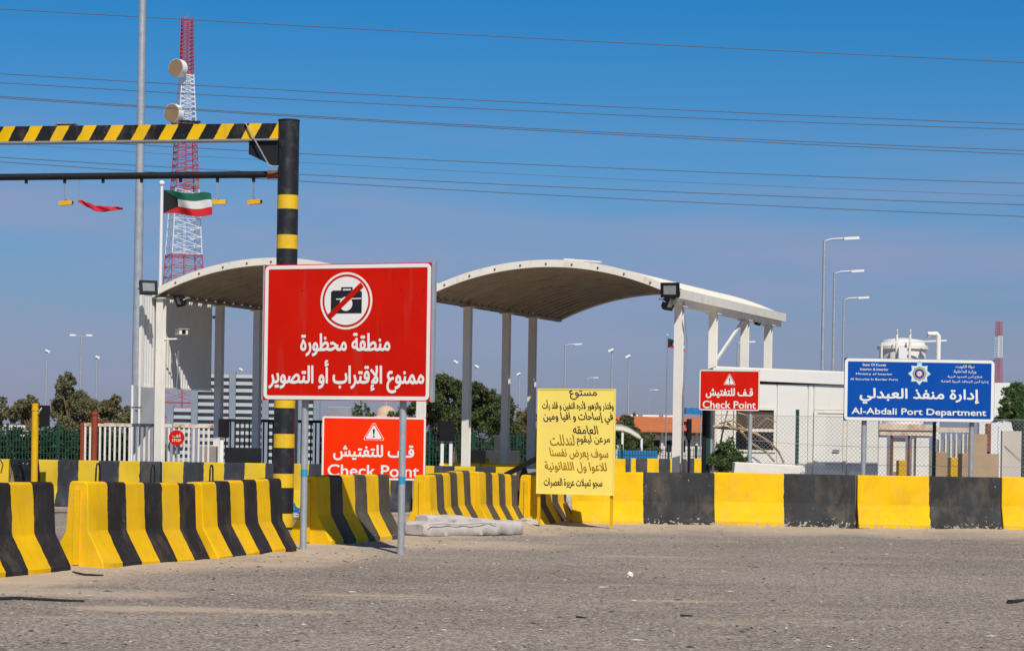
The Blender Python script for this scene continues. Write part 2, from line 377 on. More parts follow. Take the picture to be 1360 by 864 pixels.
def ground_mat():
    m, t, b = nodes('worn_asphalt_with_sand'); c = t.nodes.new('ShaderNodeTexCoord'); v = c.outputs['Object']
    big = trange(t, tnoise(t, v, 0.22, 5), 0.32, 0.68)
    col = tmix(t, big, (0.25, 0.208, 0.174), (0.36, 0.303, 0.256))
    vo = t.nodes.new('ShaderNodeTexVoronoi'); vo.inputs['Scale'].default_value = 42.0; t.links.new(v, vo.inputs['Vector'])
    sepc = t.nodes.new('ShaderNodeSeparateColor'); t.links.new(vo.outputs['Color'], sepc.inputs[0])
    col = tmix(t, trange(t, tnoise(t, v, 0.8, 6, 0.6, (0.22, 1.0, 1)), 0.42, 0.72, 0, 0.45), col, (0.38, 0.315, 0.25))
    col = tmix(t, trange(t, tnoise(t, v, 1.0, 5, 0.6, (0.16, 1.0, 1)), 0.55, 0.72, 0, 0.35), col, (0.16, 0.14, 0.125))
    col = tmix(t, 0.75, col, tmix(t, trange(t, sepc.outputs[0], 0, 1), (0.35, 0.35, 0.36), (1.55, 1.53, 1.5)), 'MULTIPLY')
    # pale stones and dark bitumen showing in the worn surface
    col = tmix(t, tmath(t, 'GREATER_THAN', sepc.outputs[1], 0.965), col, (0.60, 0.55, 0.48))
    col = tmix(t, tmath(t, 'GREATER_THAN', sepc.outputs[2], 0.955), col, (0.07, 0.065, 0.065))
    fine = trange(t, tnoise(t, v, 130, 3, 0.7), 0.25, 0.75, 0.72, 1.25)
    col = tmix(t, 1.0, col, fine, 'MULTIPLY')
    # wheel-swept bands of blown sand and the drift along the barriers
    a = t.nodes.new('ShaderNodeAttribute'); a.attribute_name = 'sand'
    band = trange(t, tnoise(t, v, 0.55, 7, 0.62, (0.45, 1.3, 1)), 0.53, 0.70, 0, 0.75)
    grit = trange(t, tnoise(t, v, 9, 5, 0.7), 0.3, 0.7, -0.3, 0.3)
    s = tmath(t, 'ADD', tmath(t, 'MAXIMUM', a.outputs['Fac'], band), grit)
    s = trange(t, s, 0.30, 0.85, 0, 0.88)
    sandc = tmix(t, trange(t, tnoise(t, v, 2.5, 6), 0.3, 0.7), (0.47, 0.37, 0.27), (0.60, 0.475, 0.355))
    sandc = tmix(t, 1.0, sandc, trange(t, tnoise(t, v, 60, 3, 0.7), 0.25, 0.75, 0.85, 1.15), 'MULTIPLY')
    col = tmix(t, s, col, sandc)
    # patches of fresher dark tar
    tar = trange(t, tnoise(t, v, 0.35, 6, 0.6, (1.0, 0.8, 1)), 0.62, 0.70, 0, 0.28)
    col = tmix(t, tar, col, (0.13, 0.125, 0.125))
    t.links.new(col, b.inputs['Base Color']); b.inputs['Roughness'].default_value = 0.9; b.inputs['Specular IOR Level'].default_value = 0.2
    h = tmath(t, 'ADD', tmath(t, 'MULTIPLY', vo.outputs['Distance'], 0.6), tnoise(t, v, 25, 6, 0.7))
    tbump(t, b, h, 0.55, 0.018)
    return m
M['ground'] = ground_mat()
make_ground()

# loose grit and flakes lying on the asphalt (uncountable)
def grit():
    rng = np.random.default_rng(5); m = MB()
    mats = [M['stonew'], M['stoned'], M['stones']]
    for i in range(2600):
        y = 16 + 27*rng.random()**1.2; x = (rng.random()-0.5)*0.47*y*1.05
        if rng.random() < 0.25: y = 24 + 18*rng.random(); x = -6 + (y-22)*0.35 + rng.normal()*0.8 + 0.9
        s = 0.006 + 0.014*rng.random()**3; a = rng.random()*6.3; z = ground_h(x, y) + s*0.25
        m.cur = int(rng.choice([0, 1, 1, 1, 2, 2])); c, q = math.cos(a), math.sin(a)
        l = s*(1+2.6*rng.random()**2)
        pts = [(l, 0, 0), (0, s, 0), (-l, 0, 0), (0, -s, 0), (0.2*l, 0.1*s, s*0.5)]
        vs = [(x+c*p[0]-q*p[1], y+q*p[0]+c*p[1], z+p[2]) for p in pts]
        m.add(vs, [(0, 1, 4), (1, 2, 4), (2, 3, 4), (3, 0, 4), (3, 2, 1, 0)])
    o = m.build('gravel', mats); o['kind'] = 'stuff'; o['label'] = 'loose pale and dark grit scattered over the worn asphalt'; o['category'] = 'gravel'
M['stonew'] = mat('pale_stone', (0.62, 0.58, 0.5), 0.8); M['stoned'] = mat('dark_stone', (0.05, 0.048, 0.05), 0.8); M['stones'] = mat('sandy_stone', (0.38, 0.32, 0.25), 0.85)
grit()

# ------------------------------------------------------------------ concrete barriers
def barrier_mesh(name, L, m_, seed):
    prof = [(0.36, 0.0), (0.36, 0.075), (0.345, 0.095), (0.158, 0.415), (0.147, 0.445), (0.120, 0.94), (0.110, 0.975), (0.085, 0.995)]
    prof = prof + [(-x, z) for x, z in reversed(prof)]
    rng = random.Random(seed); nx = 26; m = MB(); vs = []
    xs = [-L/2, -L/2+0.012, -L/2+0.03] + [-L/2 + 0.03 + (L-0.06)*i/(nx-1) for i in range(1, nx-1)] + [L/2-0.03, L/2-0.012, L/2]
    for i, x in enumerate(xs):
        k = 0.93 if i in (0, len(xs)-1) else (0.985 if i in (1, len(xs)-2) else 1.0)
        for (y, z) in prof:
            n = noise.noise((x*2.3+seed*9, y*4, z*3)); n2 = noise.noise((x*11+seed*5, y*9, z*9))
            ch = 0
            if z < 0.12 and n2 > 0.25: ch = 0.05*(n2-0.2)           # broken lower lip
            yy = y*(k - 0.0) + 0.005*n*(1 if y > 0 else -1) - ch*(1 if y > 0 else -1)
            zz_ = z + (0.004*n2 if z > 0.05 else ch*0.9) - (0.012 if (z > 0.93 and k < 0.95) else 0)
            vs.append((x, yy, zz_))
    P = len(prof); nX = len(xs); fs = []
    for i in range(nX-1):
        for j in range(P):
            j2 = (j+1) % P; fs.append((i*P+j, (i+1)*P+j, (i+1)*P+j2, i*P+j2))
    fs += [tuple(range(P-1, -1, -1)), tuple(range((nX-1)*P, nX*P))]
    m.add(vs, fs); me = m.mesh(name, m_, 17)
    return me
def joint_mesh(name, L, side, m_):
    "raised key on the end face of a barrier"
    m = MB(); x = side*L/2
    m.prism([(x-0.004*side, 0.05), (x+0.03*side, 0.05), (x+0.03*side, 0.9), (x-0.004*side, 0.9)], -0.035, 0.035)
    return m.mesh(name, m_)
def loop_mesh(m_):
    m = MB(); pts = [(-0.05, 0, 0.93), (-0.042, 0, 1.15)] + [(0.038*math.cos(R(180-a)), 0, 1.16+0.04*math.sin(R(a))) for a in range(20, 170, 20)] + [(0.042, 0, 1.15), (0.05, 0, 0.93)]
    m.path(pts, 0.012, 6); return m.mesh('lifting_loop', m_, 60)
BM = {}
def bmesh_for(kind, seed):
    key = (kind, seed)
    if key not in BM:
        BM[key] = barrier_mesh('concrete_barrier', 2.7 if kind == 'barrier2' else 2.6, M[kind], seed)
    return BM[key]
LOOP = loop_mesh(M['black'])
KEYM = {k: joint_mesh('end_key', 2.6, -1, M['ochrekey']) if False else None for k in ()}
def place_barrier(p, q, kind, seed, label, group, loops=(), key=True, flip=False):
    p, q = Vector(p), Vector(q); d = (q-p).normalized(); y = Vector((0, 0, 1)).cross(d).normalized(); z = d.cross(y)
    o = bpy.data.objects.new('concrete_barrier', None); COL.objects.link(o)
    rt = Matrix((d, y, z)).transposed().to_4x4()
    o.matrix_world = Matrix.Translation((p+q)/2) @ rt; o.empty_display_size = 0.2
    tag(o, label, 'barrier', group)
    b = bpy.data.objects.new('body', bmesh_for(kind, seed)); COL.objects.link(b); b.parent = o
    if flip: b.rotation_euler = (0, 0, math.pi)
    if key:
        if 'key' not in BM: BM['key'] = joint_mesh('end_key', 2.6, -1, M['keyyel'])
        k = bpy.data.objects.new('end_key', BM['key']); COL.objects.link(k); k.parent = o
    for lx in loops:
        l = bpy.data.objects.new('lifting_loop', LOOP); COL.objects.link(l); l.parent = o; l.location = (lx, 0, 0)
    return o
M['keyyel'] = mat('yellow_paint', YEL, 0.62, 0.1, 3, 0.2, 50)
G1 = 'striped barriers in the near row'
for k, lb in (('n0', 'striped concrete barrier at the near left end of the front row, outside the frame'),
              ('n1', 'yellow and black concrete barrier cut off by the left picture edge'),
              ('n2', 'yellow and black concrete barrier with its full yellow end face showing, near left'),
              ('n3', 'yellow and black concrete barrier ending just left of the red sign post')):
    if k != 'n0': place_barrier(*BE[k], 'barrier6', {'n1': 1, 'n2': 2, 'n3': 3}[k], lb, G1, loops={'n1': (), 'n2': (-0.87, 0.42), 'n3': (-0.75,)}[k])
G2 = 'striped barriers in the middle row'
for k, lb, sd_ in (('mA', 'striped concrete barrier standing partly in the shadow of the big red sign', 4),
                  ('mB', 'striped concrete barrier behind the right post of the big red sign and the white bundle', 1),
                  ('mC', 'striped concrete barrier between the white bundle and the black boom arm', 2),
                  ('mD', 'shaded striped concrete barrier behind the left leg of the yellow board', 3)):
    place_barrier(*BE[k], 'barrier6w', sd_, lb, G2)
G3 = 'long striped barriers on the right'
for k, lb in enumerate(('yellow and black concrete barrier behind the right leg of the yellow board',
                        'yellow and black concrete barrier in front of the white concrete block and small bush',
                        'yellow and black concrete barrier below the left half of the blue sign',
                        'yellow and black concrete barrier at the right picture edge below the plaster wall')):
    x0 = (at(760, 660, 42.9).x, at(946, 660, 42.9).x, at(1138.5, 660, 42.9).x, at(1330, 660, 42.9).x)[k]
    o = place_barrier((x0, 42.95 + 0.03*(k % 2), -0.02 if k == 0 else 0.012*(k % 2)), (x0+2.69, 42.9, 0.0), 'barrier2', k+1, lb, G3, key=False)
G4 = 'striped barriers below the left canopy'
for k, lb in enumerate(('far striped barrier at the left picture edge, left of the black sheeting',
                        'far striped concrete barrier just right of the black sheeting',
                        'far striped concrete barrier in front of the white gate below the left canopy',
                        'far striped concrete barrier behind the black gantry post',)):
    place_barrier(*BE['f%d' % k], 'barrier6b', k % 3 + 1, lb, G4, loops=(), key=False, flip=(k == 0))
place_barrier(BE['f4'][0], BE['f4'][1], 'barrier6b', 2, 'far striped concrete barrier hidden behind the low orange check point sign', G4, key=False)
# plain yellow blocks behind the middle row and the small far run
M['yelplain'] = stripe_mat('barrier_mostly_yellow', 2, dark=(0.05, 0.05, 0.05), duty=0.86, wear=0.6)
def block(px0, px1, pyt, Y, label, mt, seed):
    x0, x1 = gx(px0, Y), gx(px1, Y); zt = zz((px0+px1)/2, pyt, Y)
    o = thing('concrete_barrier', label, 'barrier', ((x0+x1)/2, Y, zt-1.0), 0, 'yellow barriers behind the middle row')
    me = barrier_mesh('body', x1-x0, mt, seed); b = bpy.data.objects.new('body', me); COL.objects.link(b); b.parent = o
    return o
block(584, 637, 613.5, 51, 'mostly yellow concrete barrier under the traffic signal, left of its twin', M['yelplain'], 5)
block(638, 694, 615, 51.3, 'mostly yellow concrete barrier at the foot of the middle grey canopy post', M['yelplain'], 6)
M['far6'] = stripe_mat('far_barrier_stripe', 6, L=2.9, dark=(0.05, 0.05, 0.055), wear=0.3)
for px0, px1, Y, lb in ((838, 912, 95, 'distant low striped barrier left of the front white canopy post'), (914, 960, 96, 'distant yellow barrier right of the front white canopy post'), (764, 836, 95, 'distant striped barrier beside the yellow board, half hidden by it')):
    block(px0, px1, 608.5, Y, lb, M['far6'], 2)
# white concrete block with a loop
def white_block():
    Y = 44.2; x0, x1 = gx(966, Y), gx(1062, Y); zt = zz(1010, 613.5, Y)
    o = thing('concrete_barrier', 'whitewashed concrete block behind the yellow barrier, below the cabin window', 'barrier', ((x0+x1)/2, Y, 0))
    m = MB(); L = x1-x0; m.prism([(-L/2, 0), (L/2, 0), (L/2-0.02, zt-0.05), (-L/2+0.13, zt)], -0.25, 0.25); b = m.build('body', M['whiteconc'], o)
    mo = b.modifiers.new('bevel', 'BEVEL'); mo.width = 0.015; mo.segments = 2
    m = MB(); xl = gx(1064.5, Y) - (x0+x1)/2
    m.path([(xl-0.11, 0.1, zt-0.35), (xl-0.105, 0.1, zt-0.12)] + [(xl-0.105*math.cos(R(a)), 0.1, zt-0.12+0.1*math.sin(R(a))) for a in range(15, 170, 15)] + [(xl+0.105, 0.1, zt-0.12), (xl+0.11, 0.1, zt-0.35)], 0.016, 6)
    m.build('lifting_loop', M['galvd'], o, 60)
white_block()

# ------------------------------------------------------------------ lettering
FORMS = {}
for cp in range(0xFE70, 0xFEFD):
    d = unicodedata.decomposition(chr(cp)).split()
    if d and d[0].startswith('<'): FORMS.setdefault(tuple(int(x, 16) for x in d[1:]), {})[d[0][1:-1]] = chr(cp)
def shape_arabic(s):
    chars = []; i = 0
    while i < len(s):
        if s[i] == '\u0644' and i+1 < len(s) and s[i+1] in '\u0622\u0623\u0625\u0627': chars.append((0x644, ord(s[i+1]))); i += 2
        else: chars.append((ord(s[i]),)); i += 1
    def dual(k): return k == (0x640,) or (0 <= k < len(chars) and 'initial' in FORMS.get(chars[k], {}))
    def joins_next(k): return chars[k] == (0x640,) or 'initial' in FORMS.get(chars[k], {})
    def joins_prev(k): return chars[k] == (0x640,) or 'final' in FORMS.get(chars[k], {})
    o = []
    for k, c in enumerate(chars):
        f = FORMS.get(c)
        if not f or c == (0x640,): o.append(''.join(chr(x) for x in c)); continue
        p = k > 0 and joins_next(k-1) and joins_prev(k); n = k+1 < len(chars) and joins_next(k) and joins_prev(k+1)
        key = 'medial' if p and n else 'final' if p else 'initial' if n else 'isolated'
        o.append(f.get(key) or f.get('isolated'))
    return ''.join(reversed(o))
def letters(name, s, parent, cx, cz, wd, ht, y, m_, bold=0.0, arabic=False, shear=0.0, rot=0.0, thick=0.003):
    cu = bpy.data.curves.new(name, 'FONT'); cu.body = shape_arabic(s) if arabic else s
    cu.align_x = 'LEFT'; cu.shear = shear; cu.resolution_u = 3
    tmp = bpy.data.objects.new('tmp', cu); COL.objects.link(tmp)
    dg = bpy.context.evaluated_depsgraph_get(); dg.update()
    cv = tmp.evaluated_get(dg).to_curve(dg); polys = []
    for sp in cv.splines:
        bp = sp.bezier_points; pts = []
        if len(bp):
            for k in range(len(bp)):
                p, q2 = bp[k], bp[(k+1) % len(bp)]; pts += [(c.x, c.y) for c in interpolate_bezier(p.co, p.handle_right, q2.handle_left, q2.co, 5)[:-1]]
        else: pts = [(p.co.x, p.co.y) for p in sp.points]
        pp = [p for k, p in enumerate(pts) if abs(p[0]-pts[k-1][0]) + abs(p[1]-pts[k-1][1]) > 1e-5]
        if len(pp) > 2: polys.append(pp)
    tmp.to_curve_clear(); bpy.data.objects.remove(tmp)
    # triangulate all contours together, keep triangles with non-zero winding (overlapping strokes stay solid)
    V2 = [Vector(p) for pl in polys for p in pl]; E2 = []; n0 = 0
    for pl in polys: E2 += [(n0+k, n0+(k+1) % len(pl)) for k in range(len(pl))]; n0 += len(pl)
    ov, oe, of, _, _, _ = delaunay_2d_cdt(V2, E2, [], 0, 1e-6)
    cen = np.array([[sum(ov[i][c] for i in f)/len(f) for c in (0, 1)] for f in of]); wn = np.zeros(len(cen))
    for pl in polys:
        P0 = np.array(pl); P1 = np.roll(P0, -1, 0)
        for (xa, ya), (xb, yb) in zip(P0, P1):
            side = (xb-xa)*(cen[:, 1]-ya) - (cen[:, 0]-xa)*(yb-ya)
            wn += np.where((ya <= cen[:, 1]) & (yb > cen[:, 1]) & (side > 0), 1, 0) - np.where((ya > cen[:, 1]) & (yb <= cen[:, 1]) & (side < 0), 1, 0)
    faces = [tuple(f) for f, w0 in zip(of, wn) if abs(w0) > 0.5]; co = np.array([(v_.x, v_.y, 0) for v_ in ov], np.float32)
    used = sorted({i for f in faces for i in f}); remap = {i: k for k, i in enumerate(used)}; co = co[used]; faces = [tuple(remap[i] for i in f) for f in faces]
    lo, hi = co.min(0), co.max(0); sx = wd/(hi[0]-lo[0]); sz = ht/(hi[1]-lo[1])
    q = np.empty_like(co); X = (co[:, 0]-(lo[0]+hi[0])/2)*sx; Z = (co[:, 1]-(lo[1]+hi[1])/2)*sz
    q[:, 0] = cx + X*math.cos(rot) - Z*math.sin(rot); q[:, 2] = cz + X*math.sin(rot) + Z*math.cos(rot); q[:, 1] = y
    # brush / film weight: the outline spread by its own stroke width, in a stack of thin films
    m = MB(); w_ = bold*ht*0.9
    offs = [(0, 0)] + ([(w_*math.cos(math.pi*k/4+0.2), w_*math.sin(math.pi*k/4+0.2)) for k in range(8)] if bold else [])
    sh = (wd-2*w_)/wd, (ht-2*w_)/ht
    for k, (ox, oz) in enumerate(offs):
        m.add([(cx+(p[0]-cx)*sh[0]+ox, y - 0.00025*k, cz+(p[2]-cz)*sh[1]+oz) for p in q], faces)
    o = m.build(name, m_, parent)
    return o

B_ANG = R(-21.3)
def sign_panel(root, x0, x1, z0, z1, face, border, rad, bw, thick=0.035, inset=0.012):
    "flat panel with rounded white border line; front at local y = 0 facing -y"
    m = MB(); m.prism(rrect(x0, x1, z0, z1, 0.012, 2), 0.0, thick); p = m.build('panel', face, root)
    m = MB(); a = inset; m.ring(rrect(x0+a, x1-a, z0+a, z1-a, rad), rrect(x0+a+bw, x1-a-bw, z0+a+bw, z1-a-bw, max(0.01, rad-bw)), -0.004, 0.001)
    m.build('border', border, root)
    return p
def post(root, x, y, z0, z1, r, m_, name='post', n=14):
    return MB().tube((x, y, z0), (x, y, z1), r, n=n).build(name, m_, root, 50)

def red_sign():
    root = thing('warning_sign', 'large red no-photography sign with white Arabic lettering on two grey posts', 'sign', (-1.51, 30.1, 0), B_ANG)
    x0, x1, z0, z1 = -2.042, 0.475, 2.035, 3.875; W, H = x1-x0, z1-z0
    fx = lambda zx: x0 + (zx-38)/835*W
    fz = lambda zy: z0 + (757-zy)/682*H
    sign_panel(root, x0, x1-0.03, z0, z1, M['red'], M['signwhite'], 0.07, 0.05)
    MB().span(x1-0.028, x1+0.016, -0.006, 0.055, z0-0.01, z1+0.01).build('edge_channel', M['galv'], root)
    MB().span(x0-0.02, x0-0.001, -0.004, 0.05, z0-0.005, z1+0.005).build('edge_channel', M['galv'], root)
    for zc in (z0+0.35, z1-0.35): MB().span(x0+0.1, x1-0.1, 0.036, 0.075, zc-0.03, zc+0.03).build('rail', M['galvd'], root)
    for x in (-1.456, 0.0):
        post(root, x, 0.125, -0.1, z1-0.2, 0.048, M['galv'])
        MB().tube((x, 0.125, 1.0 if x else 0.93), (x, 0.125, 1.10 if x else 1.03), 0.0495, n=14).build('tape_band', M['bluetape'], root, 50)
    for bx in (x0+0.12, -1.456, 0.0, x1-0.14):
        for bz in (z0+0.35, z1-0.35): MB().tube((bx, -0.006, bz), (bx, 0.0, bz), 0.011, n=8).build('rivet', M['darkred'], root)
    cx, cz = fx(449), fz(260); r = 0.385
    MB().ring(circ(cx, cz, r), circ(cx, cz, r-0.028), -0.005, 0.001).build('symbol_rim', M['signwhite'], root)
    disc = MB().prism(circ(cx, cz, 0.325), -0.006, 0.0005).build('symbol_disc', M['signwhite'], root)
    m = MB(); y0, y1 = -0.010, -0.0055
    bx0, bx1, bz0, bz1 = fx(374), fx(526), fz(322), fz(208)
    m.prism([(bx0, bz0), (bx1, bz0), (bx1, bz1-0.02), (bx1-0.04, bz1), (bx0+0.03, bz1), (bx0, bz1-0.02)], y0, y1)
    m.prism([(fx(424), fz(207)), (fx(424), fz(192)), (fx(480), fz(192)), (fx(480), fz(207)), (fx(472), fz(207)), (fx(472), fz(199)), (fx(432), fz(199)), (fx(432), fz(207))], y0, y1)
    cam_ = m.build('camera_symbol', M['signblack'], disc)
    MB().prism(circ(fx(449), fz(275), 0.095), -0.0125, -0.0095).build('lens', M['signwhite'], disc)
    MB().prism([(fx(400), fz(254)), (fx(524), fz(251)), (fx(524), fz(246)), (fx(400), fz(249))], -0.0122, -0.0098).build('stripe', M['signwhite'], disc)
    a, b = Vector((fx(365), fz(341))), Vector((fx(527), fz(180))); n = (b-a).normalized(); n = Vector((-n.y, n.x))*0.036
    MB().prism([tuple(a+n), tuple(a-n), tuple(b-n), tuple(b+n)], -0.015, -0.012).build('slash', M['darkred'], disc)
    letters('lettering', 'منطقة محظورة', root, fx(446), fz(478), 444/835*W, 118/682*H, -0.004, M['signwhite'], 0.026, True)
    letters('lettering', 'ممنوع الإقتراب أو التصوير', root, fx(450), fz(637), 768/835*W, 165/682*H, -0.004, M['signwhite'], 0.019, True)
    return root
red_sign()
def warn_triangle(root, cx, z0, z1, wd, mt):
    h = z1-z0
    def tri(s): 
        c = z0 + h*0.36
        p = [(cx-wd/2*s, c-h*0.36*s), (cx+wd/2*s, c-h*0.36*s), (cx, c+h*0.64*s)]; o = []
        for i in range(3):
            a, b = Vector(p[i]), Vector(p[(i+1) % 3]); o += [tuple(a.lerp(b, 0.09)), tuple(a.lerp(b, 0.91))]
        return o
    t_ = MB().prism(tri(1.0), -0.006, 0.0005).build('warning_triangle', M['signwhite'], root)
    MB().ring(tri(0.93), tri(0.78), -0.009, -0.0055).build('triangle_line', mt, t_)
    c = z0 + h*0.36
    MB().prism([(cx-wd*0.035, c+h*0.24), (cx-wd*0.05, c+h*0.18), (cx-wd*0.02, c-h*0.06), (cx+wd*0.02, c-h*0.06), (cx+wd*0.05, c+h*0.18), (cx+wd*0.035, c+h*0.24)], -0.009, -0.0055).build('exclamation_stroke', M['signblack'], t_)
    MB().prism(circ(cx, c-h*0.15, wd*0.042, 12), -0.009, -0.0055).build('exclamation_dot', M['signblack'], t_)
def check_sign(label, pxl, pxr, pyt, pyb, Y, rz, face, posts, mt, back=0.06):
    c = at((pxl+pxr)/2, (pyt+pyb)/2, Y); W = (pxr-pxl)*Y/FPX/math.cos(rz); H = (pyb-pyt)*Y/FPX; z0 = c.z-H/2
    root = thing('check_point_sign', label, 'sign', (c.x, Y, 0), rz, 'check point signs')
    x0, x1, z1 = -W/2, W/2, z0+H
    sign_panel(root, x0, x1, z0, z1, face, M['signwhite'], 0.035, 0.022*W/1.3, 0.03, 0.004)
    for px in posts: post(root, px, 0.03+back, -0.1, z1-0.1, 0.042, M['galv'])
    MB().span(x0+0.08, x1-0.08, 0.031, 0.055, z0+H*0.45, z0+H*0.55).build('rail', M['galvd'], root)
    warn_triangle(root, 0, z0+H*0.625, z0+H*0.925, W*0.215, mt)
    letters('lettering', 'قـف للتفتيش', root, 0, z0+H*0.43, W*0.78, H*0.255, -0.003, M['signwhite'], 0.03, True)
    letters('lettering', 'Check Point', root, 0, z0+H*0.145, W*0.88, H*0.19, -0.003, M['signwhite'], 0.022)
    return root
check_sign('orange-red check point sign standing low behind the striped barriers', 427, 565.5, 553, 637, 38.6, R(-4), M['orange'], (-0.5, 0.5), M['orange'])
check_sign('smaller red check point sign on a grey post in front of the white cabin', 929, 1008.5, 491, 545, 44.6, R(-6), M['red'], (0.42,), M['red'])

def yellow_board():
    Yl, Yr = 41.2, 40.6
    a, b = at(713.5, 585, Yl), at(816, 588, Yr); rz = math.atan2(b.y-a.y, b.x-a.x); W = math.hypot(b.x-a.x, b.y-a.y)
    root = thing('notice_board', 'yellow board with handwritten Arabic lines on two yellow legs', 'notice board', (a.x, a.y, 0), rz)
    z0, z1 = zz(763, 656, 40.9), zz(766, 516.5, 40.9); H = z1-z0
    p = MB().span(0, W, 0, 0.022, z0, z1).build('panel', M['signyellow'], root)
    MB().ring([(-0.006, z0-0.006), (W+0.006, z0-0.006), (W+0.006, z1+0.006), (-0.006, z1+0.006)], [(0.014, z0+0.014), (W-0.014, z0+0.014), (W-0.014, z1-0.014), (0.014, z1-0.014)], -0.008, 0.03).build('frame', M['signyellow'], root)
    for x in (0.03, W-0.06): MB().span(x-0.022, x+0.022, 0.031, 0.075, -0.1, z1-0.05).build('leg', M['ochre'], root)
    MB().span(0.053, W-0.083, 0.04, 0.07, z0+0.3, z0+0.34).build('crossbar', M['ochre'], root)
    L = [('مستوع', 756, 793, 518, 530.5, 'inkblack'), ('وقتذر والزهور لأدره النفين و قلد رأت', 720, 815, 531, 545.5, 'inkblack'), ('في إساحات و افيا ومين', 721.5, 814, 547, 563, 'inkblack'),
         ('العامقه', 761, 795, 564.5, 576, 'inkblack'), ('مرعن ليقوم لندللت', 730, 811, 577, 592, 'mix'), ('سوف يعرض نفسنا', 729, 808, 595, 610, 'inkbrown'), ('للاعوا ول اللقانونية', 723, 806, 613, 628, 'inkbrown'), ('سجو تميلات عريرة العصرات', 722, 800, 635, 648.5, 'inkblack')]
    for s, xa, xb, ya, yb, ink in L:
        f = lambda px, py: (px - (714.3 - (py-515)*0.0165)) / 102.6 * W
        g = lambda py: z0 + (656.5-py)/140*H
        ym = (ya+yb)/2
        if ink == 'mix':
            letters('lettering', 'مرعن ليقوم', root, f(788, ym), g(ym), (811-767)/102.6*W, (yb-ya)/140*H, -0.0015, M['inkblack'], 0.014, True, -0.25, 0.01, 0.002)
            letters('lettering', 'لندللت', root, f(747, ym), g(ym), (763-730)/102.6*W, (yb-ya)/140*H, -0.0015, M['inkbrown'], 0.014, True, -0.25, 0.02, 0.002)
        else:
            letters('lettering', s, root, f((xa+xb)/2, ym), g(ym), (xb-xa)/102.6*W, (yb-ya)/140*H, -0.0015, M[ink], 0.018, True, -0.25, 0.012*math.sin(ya), 0.002)
yellow_board()

def blue_sign():
    Y = 44.5; W = 200*Y/FPX; H = 83*Y/FPX; c = at(1221, 518, Y)
    root = thing('direction_sign', 'wide blue sign lettered white with a police emblem, on two grey posts', 'sign', (c.x, Y, 0), R(0.6))
    x0, x1, z0, z1 = -W/2, W/2, c.z-H/2, c.z+H/2
    sign_panel(root, x0, x1, z0, z1, M['signblue'], M['signwhite'], 0.08, 0.06, 0.035, 0.006)
    fx = lambda zx: x0 + (zx-70)/1238*W
    fz = lambda zy: z0 + (590-zy)/530*H
    for x in (fx(245), fx(1135)): post(root, x, 0.12, -0.1, z1-0.2, 0.048, M['galv'])
    for zc in (z0+0.3, z1-0.3): MB().span(x0+0.1, x1-0.1, 0.036, 0.07, zc-0.025, zc+0.025).build('rail', M['galvd'], root)
    S = M['signwhite']
    letters('lettering', 'إدارة منفذ العبدلي', root, fx(690), fz(378), 985/1238*W, 135/530*H, -0.003, S, 0.03, True)
    letters('lettering', 'Al-Abdali Port Department', root, fx(688), fz(515), 1110/1238*W, 72/530*H, -0.003, S, 0.024)
    for s, w_, y_ in (('State Of Kuwait', 195, 115), ('Interior & Interior', 232, 153), ('Ministry of Interior', 300, 195), ('Al Security In Border Ports', 392, 240)):
        letters('small_lettering', s, root, fx(315), fz(y_), w_/1238*W, 22/530*H, -0.003, S, 0.02)
    for s, w_, y_ in (('دولة الكويت', 155, 120), ('وزارة الداخلية', 185, 162), ('قطاع أمن الحدود البرية', 285, 205), ('إدارة أمن المنافذ البرية العامة', 390, 245)):
        letters('small_lettering', s, root, fx(1062), fz(y_), w_/1238*W, 32/530*H, -0.003, S, 0.012, True)
    cx, cz = fx(687), fz(185)
    def star(r1, r0, n=8, ph=0): return [(cx + (r1 if i % 2 == 0 else r0)*math.cos(math.pi*i/n+ph), cz + (r1 if i % 2 == 0 else r0)*math.sin(math.pi*i/n+ph)) for i in range(2*n)]
    em = MB().prism(star(0.228, 0.165), -0.005, 0.0005).build('emblem', M['emblue'], root)
    MB().prism(circ(cx, cz+0.20, 0.05, 14), -0.0052, 0.0004).build('emblem_crown', M['emblue'], em)
    MB().ring(star(0.205, 0.150), star(0.165, 0.128), -0.008, -0.0048).build('emblem_star', S, em)
    MB().prism(circ(cx, cz, 0.125, 28), -0.0085, -0.0045).build('emblem_field', M['signblue'], em)
    MB().ring(circ(cx, cz, 0.118, 28), circ(cx, cz, 0.098, 28), -0.0105, -0.0083).build('emblem_wreath', M['gold'], em)
    MB().prism(circ(cx, cz, 0.06, 20), -0.0115, -0.0083).build('emblem_bird', M['emred'], em)
    MB().ring(circ(cx, cz, 0.042, 16), circ(cx, cz, 0.02, 16), -0.0135, -0.0112).build('emblem_shield', S, em)
blue_sign()
